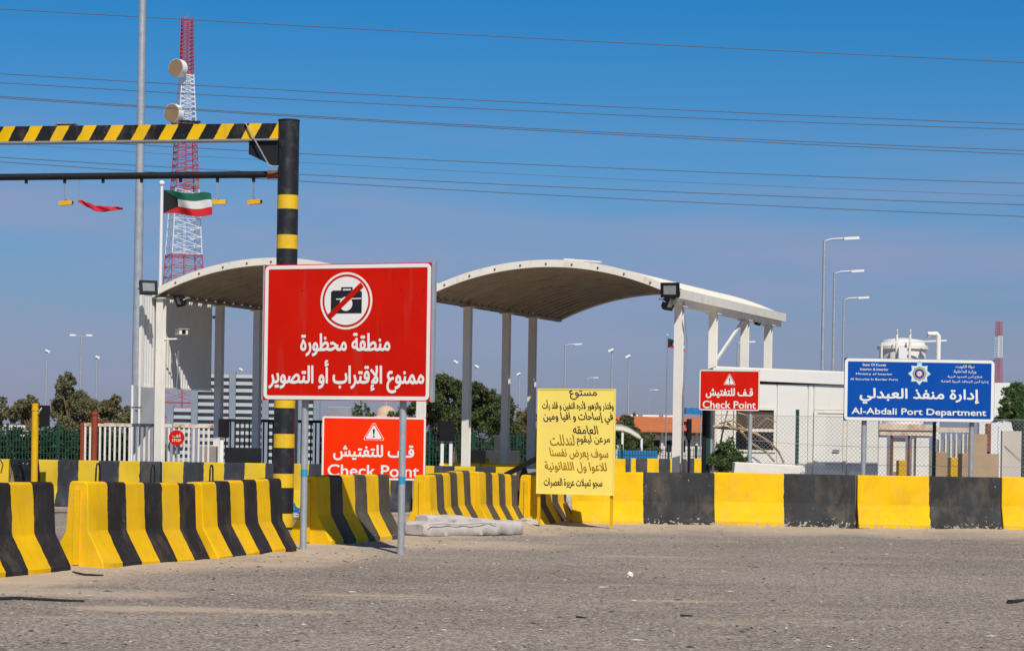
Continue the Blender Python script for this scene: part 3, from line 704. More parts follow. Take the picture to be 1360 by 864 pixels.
# ------------------------------------------------------------------ arched canopies
SPAN, RISE, EAVE = 5.45, 0.66, 4.48
def arch_z(x):
    hs = SPAN/2+0.12; rad = (hs*hs+RISE*RISE)/(2*RISE); d = x-SPAN/2
    return EAVE + 0.10 + math.sqrt(max(0, rad*rad-d*d)) - (rad-RISE)
def hpost(root, x, y, z1, m_, wd=0.165, dp=0.15):
    m = MB(); t = 0.014
    m.span(x-wd/2, x+wd/2, y-dp/2, y-dp/2+t, -0.1, z1); m.span(x-wd/2, x+wd/2, y+dp/2-t, y+dp/2, -0.1, z1)
    m.span(x-t/2, x+t/2, y-dp/2+t, y+dp/2-t, -0.1, z1)
    o = m.build('post', m_, root)
    MB().span(x-wd/2-0.06, x+wd/2+0.06, y-dp/2-0.06, y+dp/2+0.06, z1, z1+0.02).build('cap_plate', m_, o)
    return o
def canopy(loc, label, left_posts, right_posts, y0, y1, holes, thin_right=False):
    root = thing('arched_canopy', label, 'canopy', loc, B_ANG, 'arched checkpoint canopies')
    # corrugated roof: ridges run across the span
    nu = 30; pitch = 0.42; n = int((y1-y0)/pitch*4); xs = [-0.12 + (SPAN+0.24)*i/nu for i in range(nu+1)]
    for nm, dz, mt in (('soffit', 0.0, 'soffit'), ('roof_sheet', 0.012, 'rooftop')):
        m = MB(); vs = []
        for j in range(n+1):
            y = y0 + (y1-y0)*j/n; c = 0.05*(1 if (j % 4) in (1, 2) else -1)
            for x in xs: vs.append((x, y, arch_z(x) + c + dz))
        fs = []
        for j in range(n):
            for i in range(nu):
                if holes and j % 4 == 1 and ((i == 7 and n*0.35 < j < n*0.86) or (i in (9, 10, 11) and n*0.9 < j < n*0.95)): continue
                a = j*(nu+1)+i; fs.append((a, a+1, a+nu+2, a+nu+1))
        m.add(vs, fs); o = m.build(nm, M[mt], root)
    # fascia arches front and back
    for yy, nm in ((y0-0.03, 'front_arch'), (y1+0.03, 'rear_arch')):
        m = MB(); top = [(x, arch_z(x)+0.065) for x in xs]; bot = [(x, arch_z(x)-0.085) for x in xs]; vs = []
        for y in (yy-0.03, yy+0.03): vs += [(x, y, z) for x, z in top] + [(x, y, z) for x, z in bot]
        k = nu+1; fs = []
        for i in range(nu): fs += [(k+i, k+i+1, i+1, i), (2*k+i, 2*k+i+1, 3*k+i+1, 3*k+i), (i, i+1, 2*k+i+1, 2*k+i), (3*k+i, 3*k+i+1, k+i+1, k+i)]
        fs += [(0, 2*k, 3*k, k), (k-1, 2*k-1, 4*k-1, 3*k-1)]
        m.add(vs, fs); ob = m.build(nm, M['cream'], root)
        if nm == 'front_arch':
            for i in range(3, nu-2, 3):
                x = xs[i]; z = arch_z(x)-0.02; m = MB(); m.tube((x, yy-0.03, z), (x, yy-0.045, z), 0.022, n=8)
                m.build('rust_bolt', M['rust'], ob)
    for x, nm in ((0.0, 'eave_beam'), (SPAN, 'eave_beam')):
        if x and thin_right:
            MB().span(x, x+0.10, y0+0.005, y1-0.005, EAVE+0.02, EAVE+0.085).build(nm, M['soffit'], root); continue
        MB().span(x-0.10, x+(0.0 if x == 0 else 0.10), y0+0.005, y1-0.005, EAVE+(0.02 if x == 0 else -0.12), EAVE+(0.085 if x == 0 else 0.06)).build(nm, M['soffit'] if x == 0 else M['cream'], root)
        s = -1 if x == 0 else 1
        if x == 0: continue
        m = MB(); m.span(x+s*0.105, x+s*0.2, y0-0.06, y1+0.06, EAVE+0.0, EAVE+0.015); m.span(x+s*0.19, x+s*0.2, y0-0.06, y1+0.06, EAVE+0.015, EAVE+0.19); m.build('gutter', M['cream'], root)
    for x, ys in ((0.0, left_posts), (SPAN, right_posts)):
        for y in ys: hpost(root, x, y, EAVE+(-0.002 if x == 0 or thin_right else -0.142), M['post'])
    return root
cR = canopy((-1.69, 48.3, 0), 'right arched canopy with four white posts beside the cabin', (1.85, 4.2, 5.9), (0.0, 2.5, 5.05, 7.1), -0.5, 7.9, True)
m = MB(); m.bar((SPAN, 2.65, 3.3), (SPAN, 4.9, 4.35), 0.05, 0.05); m.build('diagonal_brace', M['post'], cR)
m = MB(); m.bar((SPAN-0.05, 2.72, 0), (SPAN-0.05, 2.72, 4.38), 0.04, 0.04); m.bar((SPAN-0.05, 5.27, 0), (SPAN-0.05, 5.27, 4.38), 0.04, 0.04); m.build('down_pipe', M['post'], cR)
m = MB(); m.bar((SPAN/2+0.3, -0.25, arch_z(SPAN/2+.3)+0.10), (SPAN/2+1.1, -0.25, arch_z(SPAN/2+1.1)+0.12), 0.10, 0.03); m.build('loose_strip', M['cream'], cR)
m = MB(); m.path([(SPAN+0.12, -0.1, 4.45), (SPAN+0.17, 0.02, 3.6), (SPAN+0.125, 0.0, 2.6), (SPAN+0.125, 0.0, 0.2)], 0.012, 6); m.build('conduit', M['galvd'], cR)
cL = canopy((-7.6, 48.5, 0), 'left arched canopy with ribbed side cladding behind the red sign', (0.05, 2.66, 4.49, 6.4), (1.6,), -0.08, 7.9, False, True)
def cladding():
    x = -0.17; ya, yb = -0.42, 2.62; za, zb = 2.60, 4.52; m = MB(); vs = []; n = 116
    for j in range(n+1):
        y = ya + (yb-ya)*j/n; d = 0.010*(1 if (j % 4) in (1, 2) else -1)
        vs += [(x+d, y, za), (x+d, y, zb)]
    m.add(vs, [(2*j, 2*j+2, 2*j+3, 2*j+1) for j in range(n)]); o = m.build('side_cladding', M['clad'], cL)
    m = MB(); m.span(x-0.03, x+0.03, ya-0.1, ya-0.004, za-0.03, zb+0.05); m.build('corner_trim', M['post'], o)
    m = MB(); m.span(x-0.024, x+0.024, ya, yb, za-0.035, za-0.003); m.build('bottom_trim', M['post'], o)
    m = MB()
    for z in (2.8, 3.6, 4.35): m.span(x-0.07, x-0.02, ya-0.05, yb, z-0.03, z+0.03)
    m.build('girt', M['galvd'], o)
    m = MB(); m.span(x+0.035, -0.085, 0.2, 0.26, 4.2, 4.26); m.span(x+0.035, -0.085, 2.55, 2.61, 4.2, 4.26); m.build('bracket', M['galvd'], o)
cladding()

def floodlight(p, yaw, pitch, label, lens=True, s=1.0):
    root = thing('floodlight', label, 'floodlight', p, 0, 'floodlights on the canopies')
    root.rotation_euler = (pitch, 0, yaw)
    m = MB(); m.span(-0.19*s, 0.19*s, -0.03, 0.03, -0.15*s, 0.15*s); 
    for i in range(7): m.span((-0.16+i*0.053)*s-0.006, (-0.16+i*0.053)*s+0.006, 0.03, 0.075, -0.12*s, 0.12*s)
    h = m.build('housing', M['blackplastic'], root)
    MB().ring([(-0.19*s, -0.15*s), (0.19*s, -0.15*s), (0.19*s, 0.15*s), (-0.19*s, 0.15*s)], [(-0.13*s, -0.09*s), (0.13*s, -0.09*s), (0.13*s, 0.10*s), (-0.13*s, 0.10*s)], -0.045, -0.0305).build('bezel', M['blackplastic'], root)
    MB().span(-0.128*s, 0.128*s, -0.036, -0.031, -0.088*s, 0.098*s).build('lens', M['lens'], root)
    m = MB(); m.path([(-0.2*s, 0.0, 0), (-0.2*s, 0.13, 0.02), (0.2*s, 0.13, 0.02), (0.2*s, 0.0, 0)], 0.012, 6); m.tube((0, 0.13, 0.02), (0, 0.24, -0.02), 0.018); m.build('bracket', M['galvd'], root)
    return root
floodlight(at(890, 385, 45.7), R(-14), R(6), 'upper floodlight on the front corner of the right canopy, lens showing')
floodlight(at(889, 402, 45.8), R(62), R(24), 'lower floodlight on the front corner of the right canopy, turned sideways')
floodlight(at(1008, 424, 52.1), R(70), R(24), 'dark floodlight under the rear right eave of the right canopy', s=0.9)
floodlight(at(197, 382, 47.6), R(20), R(-18), 'floodlight above the ribbed cladding of the left canopy')
floodlight(at(239, 399, 48.3), R(-60), R(20), 'floodlight under the front arch of the left canopy', s=0.85)
def cctv():
    p = at(241, 441, 48.6); root = thing('security_camera', 'white box security camera on an arm at the front post of the left canopy', 'camera', p, R(25))
    b = MB().box((0, 0, 0), (0.2, 0.34, 0.12)); o = b.build('housing', M['cream'], root); o.modifiers.new('bevel', 'BEVEL').width = 0.012
    MB().tube((0, -0.171, 0), (0, -0.185, 0), 0.045, n=14).build('lens', M['glass'], root)
    MB().span(-0.115, 0.115, -0.2, 0.17, 0.062, 0.07).build('hood', M['cream'], root)
    MB().path([(0, 0.05, -0.061), (0, 0.05, -0.14), (-0.34, 0.12, -0.16)], 0.018, 8).build('arm', M['cream'], root)
    MB().path([(-0.02, 0.14, -0.06), (-0.03, 0.15, -0.9), (-0.05, 0.15, -1.4)], 0.008, 6).build('cable', M['galv'], root)
cctv()

# ------------------------------------------------------------------ height gantry
def gantry():
    Y = 38.0; base = at(377, 600, Y); rz = R(-11)
    root = thing('height_gantry', 'black height-limit gantry with yellow striped beam and banded post', 'gantry', (base.x, Y, 0), rz)
    r = 0.177; zt = zz(377, 161, Y)
    lx_ = lambda px: ((px-CX-5.5)/FPX*Y - base.x)/(math.cos(rz) - (px-CX-5.5)/FPX*math.sin(rz))
    m_, t, b = nodes('gantry_post_bands'); v, c = objvec(t); s = t.nodes.new('ShaderNodeSeparateXYZ'); t.links.new(c.outputs['Object'], s.inputs[0])
    zref = zz(374, 278, Y); per = 52.7*Y/FPX
    fr = tmath(t, 'FRACT', tmath(t, 'DIVIDE', tmath(t, 'ADD', tmath(t, 'SUBTRACT', s.outputs[2], zref), per*40), per))
    isy = tmath(t, 'MULTIPLY', tmath(t, 'LESS_THAN', fr, 0.35), tmath(t, 'LESS_THAN', s.outputs[2], zref+0.4))
    col = tmix(t, isy, (0.012, 0.013, 0.017), (0.80, 0.50, 0.01))
    col = tmix(t, trange(t, tnoise(t, v, 6, 8, 0.7), 0.52, 0.8, 0, 0.4), col, (0.20, 0.16, 0.11)); t.links.new(col, b.inputs['Base Color']); b.inputs['Roughness'].default_value = 0.5
    for x in (0.0, -8.6):
        p = MB().tube((x, 0, -0.1), (x, 0, zt), r, n=28).build('post', m_, root, 40)
        MB().tube((x, 0, zt), (x, 0, zt+0.02), r+0.008, n=28).build('post_cap', M['black'], root, 40)
        MB().span(x-0.32, x+0.32, -0.32, 0.32, -0.05, 0.03).build('base_plate', M['black'], root)
    zb0, zb1 = zz(350, 184.5, Y), zz(350, 164, Y)
    bm = MB().span(-8.42, -0.16, -0.09, 0.09, -(zb1-zb0)/2, (zb1-zb0)/2).build('beam', M['beam'], root); bm.location = (0, 0, (zb0+zb1)/2)
    MB().span(-8.42, -0.16, -0.125, 0.125, zb0-0.03, zb0-0.001).build('beam_flange', M['hoard'], root)
    g = MB(); z = zb0-0.031; g.prism([(-0.16, z), (-0.68, z), (-0.68, z-0.22), (-0.25, z-0.42), (-0.16, z-0.42)], -0.06, 0.06); g.build('gusset', M['black'], root)
    zl = zz(350, 231, Y)
    MB().tube((-8.44, 0, zl-0.02), (-0.165, 0, zl-0.0), 0.058, n=16).build('lower_bar', M['black'], root, 40)
    MB().tube((-0.36, 0, zl), (-0.16, 0, zl), 0.072, n=16).build('rusty_sleeve', M['rust'], root, 40)
    m = MB(); m.bar((-0.73, -0.13, zb1+0.02), (-0.27, -0.2, zb0-0.47), 0.03, 0.012); m.bar((-0.27, -0.2, zb0-0.47), (-0.12, -0.16, zb0-0.47), 0.03, 0.012); m.build('strap', M['galv'], root)
    x = lx_(88); m = MB(); m.span(x-0.2, x+0.16, -0.1, 0.1, zb1+0.03, zb1+0.05); m.span(x-0.17, x-0.15, -0.02, 0.02, zb1, zb1+0.03); m.span(x+0.1, x+0.12, -0.02, 0.02, zb1, zb1+0.03); m.build('lamp_tray', M['galvd'], root)
    xs_ = [lx_(px) for px in (35, 137, 188, 240, 86, 289, 337)]
    for xx in xs_:
        l = MB(); l.span(xx-0.025, xx+0.025, -0.012, 0.012, zl-0.125, zl-0.045); l.build('lug', M['black'], root)
    root_m = Matrix.Translation(root.location) @ Matrix.Rotation(rz, 4, 'Z')
    for xx, lb, tw in ((xs_[4], 'yellow weight hanging from the gantry bar left of the red cloth', 0.15), (xs_[5], 'yellow weight hanging from the gantry bar beside the flag', 0.35), (xs_[6], 'yellow weight hanging nearest the gantry post', -0.1)):
        p = root_m @ Vector((xx, 0, zl-0.10)); h = thing('hanging_weight', lb, 'hanging weight', p, rz+tw, 'weights hanging from the gantry')
        m = MB(); 
        for k in range(8): m.ring(*[[(rr*math.cos(a)*0.6, -0.035-0.037*k + rr*math.sin(a)) for a in [2*math.pi*i/8 for i in range(8)]] for rr in (0.024, 0.013)], -0.004, 0.004)
        m.build('chain', M['chain'], h)
        m = MB(); m.prism(rrect(-0.115, 0.115, -0.40, -0.325, 0.02, 3), -0.045, 0.045); bl = m.build('block', M['ochre'], h); bl.rotation_euler = (0, R(-4), 0)
        MB().tube((0, 0, -0.33), (0, 0, -0.30), 0.012).build('eye_bolt', M['rust'], bl)
        MB().span(0.105, 0.125, -0.03, 0.03, -0.385, -0.34).build('end_stop', M['blackplastic'], bl)
    # red cloth tied to the bar and blown sideways
    p0 = root_m @ Vector((xs_[1]-0.4, -0.07, zl)); pts = [at(x_, y_, Y-0.1) for x_, y_ in ((104, 267), (116, 271.5), (127, 277), (140, 277.5), (152, 277), (164, 276.5))]
    root2 = thing('cloth_strip', 'red cloth strip blown sideways below the gantry bar', 'cloth', pts[0]); m = MB(); vs = []; n = 24
    for i in range(n+1):
        f = i/n*(len(pts)-1); k = min(int(f), len(pts)-2); c = pts[k].lerp(pts[k+1], f-k) - pts[0]
        wd = 0.022 + 0.04*math.sin(math.pi*min(1, i/n*1.1))**0.7
        for j in range(6):
            t_ = j/5-0.5; vs.append((c.x + 0.01*math.sin(i), c.y + 0.02*math.sin(i*0.7+t_*4), c.z + t_*wd*1.5 + 0.004*math.sin(i*1.3)))
    m.grid(vs, n+1, 6); o = m.build('cloth', M['redcloth'], root2, 60); so_ = o.modifiers.new('thickness', 'SOLIDIFY'); so_.thickness = 0.006
    m = MB(); top = root_m @ Vector((xs_[1]-0.42, 0.0, zl-0.06)); m.path([top - pts[0], (0, 0, 0)], 0.006, 5); m.build('string', M['galvd'], root2)
gantry()

# ------------------------------------------------------------------ flag, tall lamp post, lattice towers
def flag_mat():
    m, t, b = nodes('flag_cloth'); u = t.nodes.new('ShaderNodeUVMap'); s = t.nodes.new('ShaderNodeSeparateXYZ'); t.links.new(u.outputs[0], s.inputs[0]); x, y = s.outputs[0], s.outputs[1]
    c = tmix(t, tmath(t, 'GREATER_THAN', y, 0.667), tmix(t, tmath(t, 'GREATER_THAN', y, 0.333), (0.62, 0.012, 0.02), (0.72, 0.72, 0.70)), (0.005, 0.12, 0.06))
    d = tmath(t, 'MINIMUM', y, tmath(t, 'SUBTRACT', 1.0, y))                   # hoist trapezoid
    lim = tmath(t, 'MINIMUM', tmath(t, 'MULTIPLY', d, 1.0), 0.30)
    c = tmix(t, tmath(t, 'LESS_THAN', x, lim), c, (0.012, 0.012, 0.014)); t.links.new(c, b.inputs['Base Color']); b.inputs['Roughness'].default_value = 0.8
    tr = t.nodes.new('ShaderNodeBsdfTranslucent'); t.links.new(c, tr.inputs[0]); mx = t.nodes.new('ShaderNodeMixShader'); mx.inputs[0].default_value = 0.25
    o = t.nodes['Material Output']; t.links.new(b.outputs[0], mx.inputs[1]); t.links.new(tr.outputs[0], mx.inputs[2]); t.links.new(mx.outputs[0], o.inputs[0])
    return m
M['flag'] = flag_mat()
def flagpole(px, py_top, Y, r, fl, fh, label, drop=0.09, lean=1.0, ph=0.0):
    top = at(px, py_top, Y); b = thing('flagpole', label, 'flag', (top.x, Y, 0))
    MB().tube((0, 0, -0.1), (0, 0, top.z), r*1.25, r*0.8, 12).build('pole', M['twhite'] if Y < 100 else M['galvd'], b, 50)
    m = MB(); vs = []; 
    for k in range(9):
        th = math.pi*k/8; vs += [(0.0+0.09*math.sin(th)*math.cos(2*math.pi*i/10)*r/0.06, 0.09*math.sin(th)*math.sin(2*math.pi*i/10)*r/0.06, top.z+0.05-0.09*math.cos(th)*r/0.06) for i in range(10)]
    m.add(vs, [(k*10+i, k*10+(i+1) % 10, (k+1)*10+(i+1) % 10, (k+1)*10+i) for k in range(8) for i in range(10)]); m.build('finial', M['twhite'], b, 60)
    nu, nv = 40, 14; m = MB(); vs = []; uv = []
    for i in range(nu+1):
        u = i/nu
        for j in range(nv+1):
            v = j/nv; x = r + u*fl*(0.95-0.04*v) ; y = 0.14*fl*math.sin(u*7.0+v*1.6+ph)*u**0.7*0.75 - 0.05*fl*math.sin(u*13+v*3)*u
            z = top.z - 0.12 - (1-v)*fh*(1-0.10*u) - drop*fl*lean*(u**1.3)*(1.0) + 0.06*fl*math.sin(u*6.5+v*1.4+ph+0.6)*u
            vs.append((x, y, z)); uv.append((u, v))
    m.grid(vs, nu+1, nv+1); me = m.mesh('flag_cloth', M['flag'], 80)
    ul = me.uv_layers.new(name='UVMap')
    for l in me.loops: ul.data[l.index].uv = uv[l.vertex_index]
    o = bpy.data.objects.new('flag_cloth', me); COL.objects.link(o); o.parent = b
    return b
flagpole(215, 246, 58, 0.05, 1.32, 0.60, 'white flagpole with a green, white, red and black flag behind the left canopy')
flagpole(886.5, 446, 120, 0.032, 0.95, 0.5, 'distant flagpole with a small flag left of the front white canopy post', 0.3)
def tall_post():
    p = at(180, 600, 57); root = thing('lighting_mast', 'tall grey lighting mast rising out of the picture at upper left', 'light mast', (p.x, 57, 0))
    MB().tube((0, 0, -0.1), (0, 0, 9.0), 0.135, 0.105, 16).build('shaft', M['galv'], root, 50)
    MB().tube((0, 0, 9.0), (0, 0, 20.0), 0.102, 0.07, 16).build('upper_shaft', M['galv'], root, 50)
    MB().tube((0, 0, 8.9), (0, 0, 9.05), 0.115, n=16).build('joint_collar', M['galvd'], root, 50)
    m = MB(); m.bar((-1.0, 0, 20.0), (1.0, 0, 20.0), 0.08, 0.08); m.build('head_frame', M['galvd'], root)
    for x in (-0.9, -0.3, 0.3, 0.9): MB().box((x, -0.1, 20.2), (0.4, 0.2, 0.3)).build('lamp', M['galvd'], root)
    MB().span(-0.09, 0.09, -0.15, -0.13, 0.5, 1.1).build('hatch', M['galvd'], root)
tall_post()
def lattice(name, label, px, py_top, Y, w_base, w_mid, w_top, z_mid, bands, r, panel, dishes=(), rot=R(22)):
    top = at(px, py_top, Y); H = top.z; root = thing(name, label, 'lattice tower', (top.x, Y, 0), rot)
    def wid(z): return w_base + (w_mid-w_base)*z/z_mid if z < z_mid else w_mid + (w_top-w_mid)*(z-z_mid)/(H-z_mid)
    mbs = [MB() for _ in range(len(bands)+1)]
    def paint(z):
        k = 0
        for zb in bands:
            if z > zb: k += 1
        return k
    zs = [0.0]
    while zs[-1] < H-0.5: zs.append(min(H, zs[-1] + max(panel*0.45, wid(zs[-1])*panel*0.28)))
    zs = sorted(set([z for z in zs] + [b for b in bands if b < H]))
    for z0, z1 in zip(zs, zs[1:]):
        m = mbs[paint((z0+z1)/2)]; a, b = wid(z0)/2, wid(z1)/2
        c0 = [Vector((sx*a, sy*a, z0)) for sx, sy in ((-1, -1), (1, -1), (1, 1), (-1, 1))]; c1 = [Vector((sx*b, sy*b, z1)) for sx, sy in ((-1, -1), (1, -1), (1, 1), (-1, 1))]
        for i in range(4):
            j = (i+1) % 4
            m.tube(c0[i], c1[i], r, n=4, cap=False); m.tube(c0[i], c0[j], r*0.62, n=4, cap=False)
            m.tube(c0[i], c1[j], r*0.55, n=3, cap=False); m.tube(c0[j], c1[i], r*0.55, n=3, cap=False)
        m.tube((0, 0, z0), (0, 0, z1), r*0.7, n=4, cap=False); m.tube((r*3, r*2, z0), (r*3, r*2, z1), r*0.5, n=4, cap=False)
    for k, mb in enumerate(mbs):
        if mb.v: mb.build('red_section' if k % 2 == 0 else 'white_section', M['tred'] if k % 2 == 0 else M['twhite'], root)
    for (dpx, dpy, dr, yaw) in dishes:
        c = at(dpx, dpy, Y-2.2); q = Matrix.Rotation(-rot, 4, 'Z') @ (c - root.location)
        d = bpy.data.objects.new('dish_drum', None)
        f = Matrix.Rotation(yaw - rot, 4, 'Z') @ Vector((0, -1, 0)); m = MB(); m.tube(q - f*dr*0.85, q + f*0.02, dr, n=28, cap=True); o = m.build('dish_drum', M['twhite'], root, 50)
        MB().tube(q + f*0.02, q + f*0.07, dr*0.97, dr*0.95, 28).build('radome', M['radome'], o, 50)
        zc = q.z; ww = wid(zc)/2; MB().bar(q - f*dr*0.8, (-ww*0.2, 0, zc), 0.3, 0.3).build('mount', M['galvd'], o)
    return root, wid
zt = lambda py: zz(247, py, 300)
tw, wid = lattice('telecom_tower', 'tall red and white lattice tower with two large round dishes', 249, 22, 300, 6.6, 1.55, 1.3, zt(98), [zt(338), zt(252), zt(165), zt(99)], 0.066, 1.15,
        ((233.5, 90, 1.18, R(-28)), (228, 150, 1.22, R(-28)), (262, 245, 0.32, R(0)), (266, 283, 0.42, R(15))))
z = zt(163); MB().box((0, 0, z), (3.2, 3.2, 0.25)).build('platform', M['black'], tw)
m = MB(); m.tube((0, 0, zt(22)), (0, 0, zt(15)), 0.04); m.build('lightning_rod', M['tred'], tw)
lattice('radio_mast', 'thin distant red and white lattice mast above the right picture edge', 1327, 425, 620, 2.6, 1.5, 1.3, 26, [13, 20, 27, 33], 0.06, 1.6)

# ------------------------------------------------------------------ power lines
LN = [((0, 12), (680, 49.5), (1360, 83), 'topmost, lone power cable across the sky'), ((0, 98), (680, 135.5), (1360, 165), 'second power cable from the top'), ((0, 110), (680, 146.5), (1360, 172), 'third power cable from the top'),
      ((0, 128), (680, 169.3), (1360, 200), 'upper cable of the close pair in mid sky'), ((0, 130), (680, 171.5), (1360, 205), 'lower cable of the close pair in mid sky'),
      ((0, 182), (680, 217.5), (1360, 243.5), 'power cable just below the close pair'), ((0, 190), (680, 231), (1360, 260), 'faintest thin power cable, third from the bottom'),
      ((0, 209), (680, 245.5), (1360, 272), 'second lowest power cable'), ((0, 215), (680, 256.5), (1360, 287.5), 'lowest of the power cables')]
for i, (a, b, c, lb) in enumerate(LN):
    Y = 150 + i*3; A, B, C = at(*a, Y), at(*b, Y), at(*c, Y); pts = []
    for k in range(-14, 25):
        t_ = k/10.0; pts.append(A*(1-t_)*(1-2*t_) + B*4*t_*(1-t_) + C*t_*(2*t_-1))
    o = MB().path(pts, 0.030 if i != 6 else 0.016, 5).build('power_cable', M['wire'], None, 80); tag(o, lb, 'cable', 'overhead power cables')
# ------------------------------------------------------------------ street lights far off
def street_light(px, py, head, label, Y=None, side=1):
    v = (px-CX)*math.sin(ROLL) + (CY-py); Y = Y or FPX*8.5/v; top = at(px, py, Y)
    root = thing('street_light', label, 'street light', (top.x, Y, 0), 0, 'street lights beyond the checkpoint'); z = top.z; r = 0.075 if Y < 140 else 0.10
    MB().tube((0, 0, -0.1), (0, 0, z), r*1.2, r*0.8, 8).build('pole', M['galv'], root, 50)
    if head == 'arm':
        MB().path([(0, 0, z-0.05), (side*0.3, 0, z+0.05), (side*0.85, 0, z+0.08)], r*0.55, 6).build('arm', M['galv'], root, 50)
        m = MB(); m.box((side*1.1, 0, z+0.09), (0.62, 0.3, 0.11), Matrix.Rotation(R(-4*side), 3, 'Y')); m.build('lamp_head', M['twhite'], root)
    elif head == 'tee':
        MB().bar((-0.8, 0, z), (0.8, 0, z), 0.07, 0.07).build('arm', M['galv'], root)
        for s in (-1, 1): MB().box((s*0.7, 0, z+0.06), (0.5, 0.3, 0.15)).build('lamp_head', M['twhite'], root)
    else:
        MB().box((side*0.12, 0, z+0.08), (0.5, 0.3, 0.2), Matrix.Rotation(R(25*side), 3, 'Y')).build('lamp_head', M['twhite'], root)
        MB().tube((0, 0, z-0.05), (0, 0, z+0.06), r*1.6, n=8).build('bracket', M['galvd'], root)
for px, py, h, s, lb in ((1095, 319, 'arm', 1, 'tallest of the three street lights above the cabin, with an arm to the right'), (1108.5, 362, 'arm', 1, 'middle of the three street lights above the cabin'), (1121, 397, 'arm', 1, 'lowest of the three street lights, nearest the blue sign'),
        (751, 458, 'arm', 1, 'far street light with a long arm above the yellow board'), (813, 466, 'can', -1, 'far street light with tilted lamp head, left of its close neighbour above the yellow board'), (835.5, 474, 'can', -1, 'far street light just right of the yellow board'),
        (780, 502, 'arm', 1, 'small far street light close above the middle of the yellow board'), (690, 497, 'can', -1, 'tiny far street light between the two right grey canopy posts'), (604, 481, 'can', 1, 'far street light directly left of the first grey canopy post'), (632, 487, 'can', 1, 'far street light directly right of the first grey canopy post'),
        (862, 518, 'arm', 1, 'tiny far street light above the orange roof'), (980, 455, 'arm', 1, 'far street light between the white posts of the right canopy'),
        (62, 467, 'can', 1, 'leftmost far street light above the trees'), (108, 446, 'tee', 1, 'far street light with a double head above the tall left tree'), (128.5, 475, 'can', 1, 'far street light right of the double-headed one'), (319, 491, 'can', 1, 'far street light seen through the left canopy')):
    street_light(px, py, h, lb, side=s)

# ------------------------------------------------------------------ trees and shrubs
def leaves(lobes, n, size, seed, hang=0.0):
    "leaf-sized faces spread through ellipsoid lobes, gathered in clumps"
    rng = np.random.default_rng(seed); vol = np.array([l[3]*l[4]*l[5] for l in lobes])**0.8; pick = rng.choice(len(lobes), n//14, p=vol/vol.sum())
    L = np.array(lobes)[pick]; d = rng.normal(size=(len(pick), 3)); d /= np.linalg.norm(d, axis=1)[:, None]; rad = rng.random(len(pick))**0.42
    cen = L[:, :3] + d*rad[:, None]*L[:, 3:6]*(0.75+0.5*rng.random((len(pick), 1))**2)
    cs = np.repeat(cen, 14, 0); sp = np.repeat(L[:, 3:6].mean(1), 14)*0.17*(0.5+rng.random(len(pick)*14)); P = cs + rng.normal(size=cs.shape)*sp[:, None]; N = len(P)
    a = rng.normal(size=(N, 3)); a[:, 2] -= hang; a /= np.linalg.norm(a, axis=1)[:, None]; b = rng.normal(size=(N, 3)); b -= (b*a).sum(1)[:, None]*a; b /= np.linalg.norm(b, axis=1)[:, None]
    s = size*(0.6+0.8*rng.random((N, 1))); v = np.stack([P-a*s, P-b*s*0.42, P+a*s, P+b*s*0.42], 1).reshape(-1, 3)
    return v
def leaf_mesh(name, v, m_):
    n = len(v)//4; me = bpy.data.meshes.new(name); me.vertices.add(n*4); me.vertices.foreach_set('co', v.astype(np.float32).ravel())
    me.loops.add(n*4); me.loops.foreach_set('vertex_index', np.arange(n*4, dtype=np.int32)); me.polygons.add(n); me.polygons.foreach_set('loop_start', np.arange(0, n*4, 4, dtype=np.int32)); me.polygons.foreach_set('loop_total', np.full(n, 4, np.int32))
    me.materials.append(m_); me.update(calc_edges=True); return me
def tree(name, label, cat, px, Y, lobes_px, n, size, mt, seed, group=None, trunk_r=0.12, hang=0.0, dy=0.8):
    "lobes_px: crown lobes measured as (px, py, half width px, half height px)"
    base = at(px, 600, Y); root = thing(name, label, cat, (base.x, Y, 0), 0, group); s = Y/FPX; rng = random.Random(seed); lobes = []
    for (lx, ly, rx, rz_) in lobes_px:
        c = at(lx, ly, Y); lobes.append((c.x-base.x, rng.uniform(-dy, dy)*rx*s, c.z, rx*s, rx*s*0.9, rz_*s))
    sub_ = []
    for l in lobes:          # each lobe breaks into uneven sprays, so the outline is ragged and the sky shows through
        sub_.append((l[0], l[1], l[2], l[3]*0.55, l[4]*0.55, l[5]*0.5))
        for k in range(13):
            th, ph = rng.uniform(0, 6.283), rng.uniform(-0.6, 1.35); q = rng.uniform(0.55, 1.02); f = rng.uniform(0.22, 0.46)
            sub_.append((l[0]+l[3]*q*math.cos(th)*math.cos(ph), l[1]+l[4]*q*math.sin(th)*math.cos(ph), max(0.25, l[2]+l[5]*q*math.sin(ph)), l[3]*f, l[4]*f, l[5]*f*0.9))
    o = bpy.data.objects.new('crown', leaf_mesh('crown', leaves(sub_, n, size, seed, hang), M[mt])); COL.objects.link(o); o.parent = root
    m = MB(); zc = min(l[2] for l in lobes); m.path([(0, 0, -0.1), (0.04, 0, zc*0.4), (0.0, 0.05, max(0.4, zc*0.8))], trunk_r, 8, trunk_r*0.7)
    for l in lobes: m.path([(0, 0.05, max(0.3, zc*0.7)), (l[0]*0.5, l[1]*0.5, (zc+l[2])*0.5), (l[0], l[1], l[2]+l[5]*0.4)], trunk_r*0.55, 6, trunk_r*0.12)
    m.build('trunk', M['bark'], root, 60); return root
GT = 'trees beyond the left fence'
tree('eucalyptus_tree', 'tall loose grey-green tree left of the red-brown post, highest of the left trees', 'tree', 96, 125, [(88, 512, 14, 16), (98, 535, 22, 18), (80, 545, 18, 16), (112, 548, 18, 18), (100, 570, 26, 18), (90, 528, 13, 12), (82, 520, 8, 14), (108, 528, 10, 10)], 46000, 0.062, 'leafeuc', 11, GT, 0.2, 0.8)
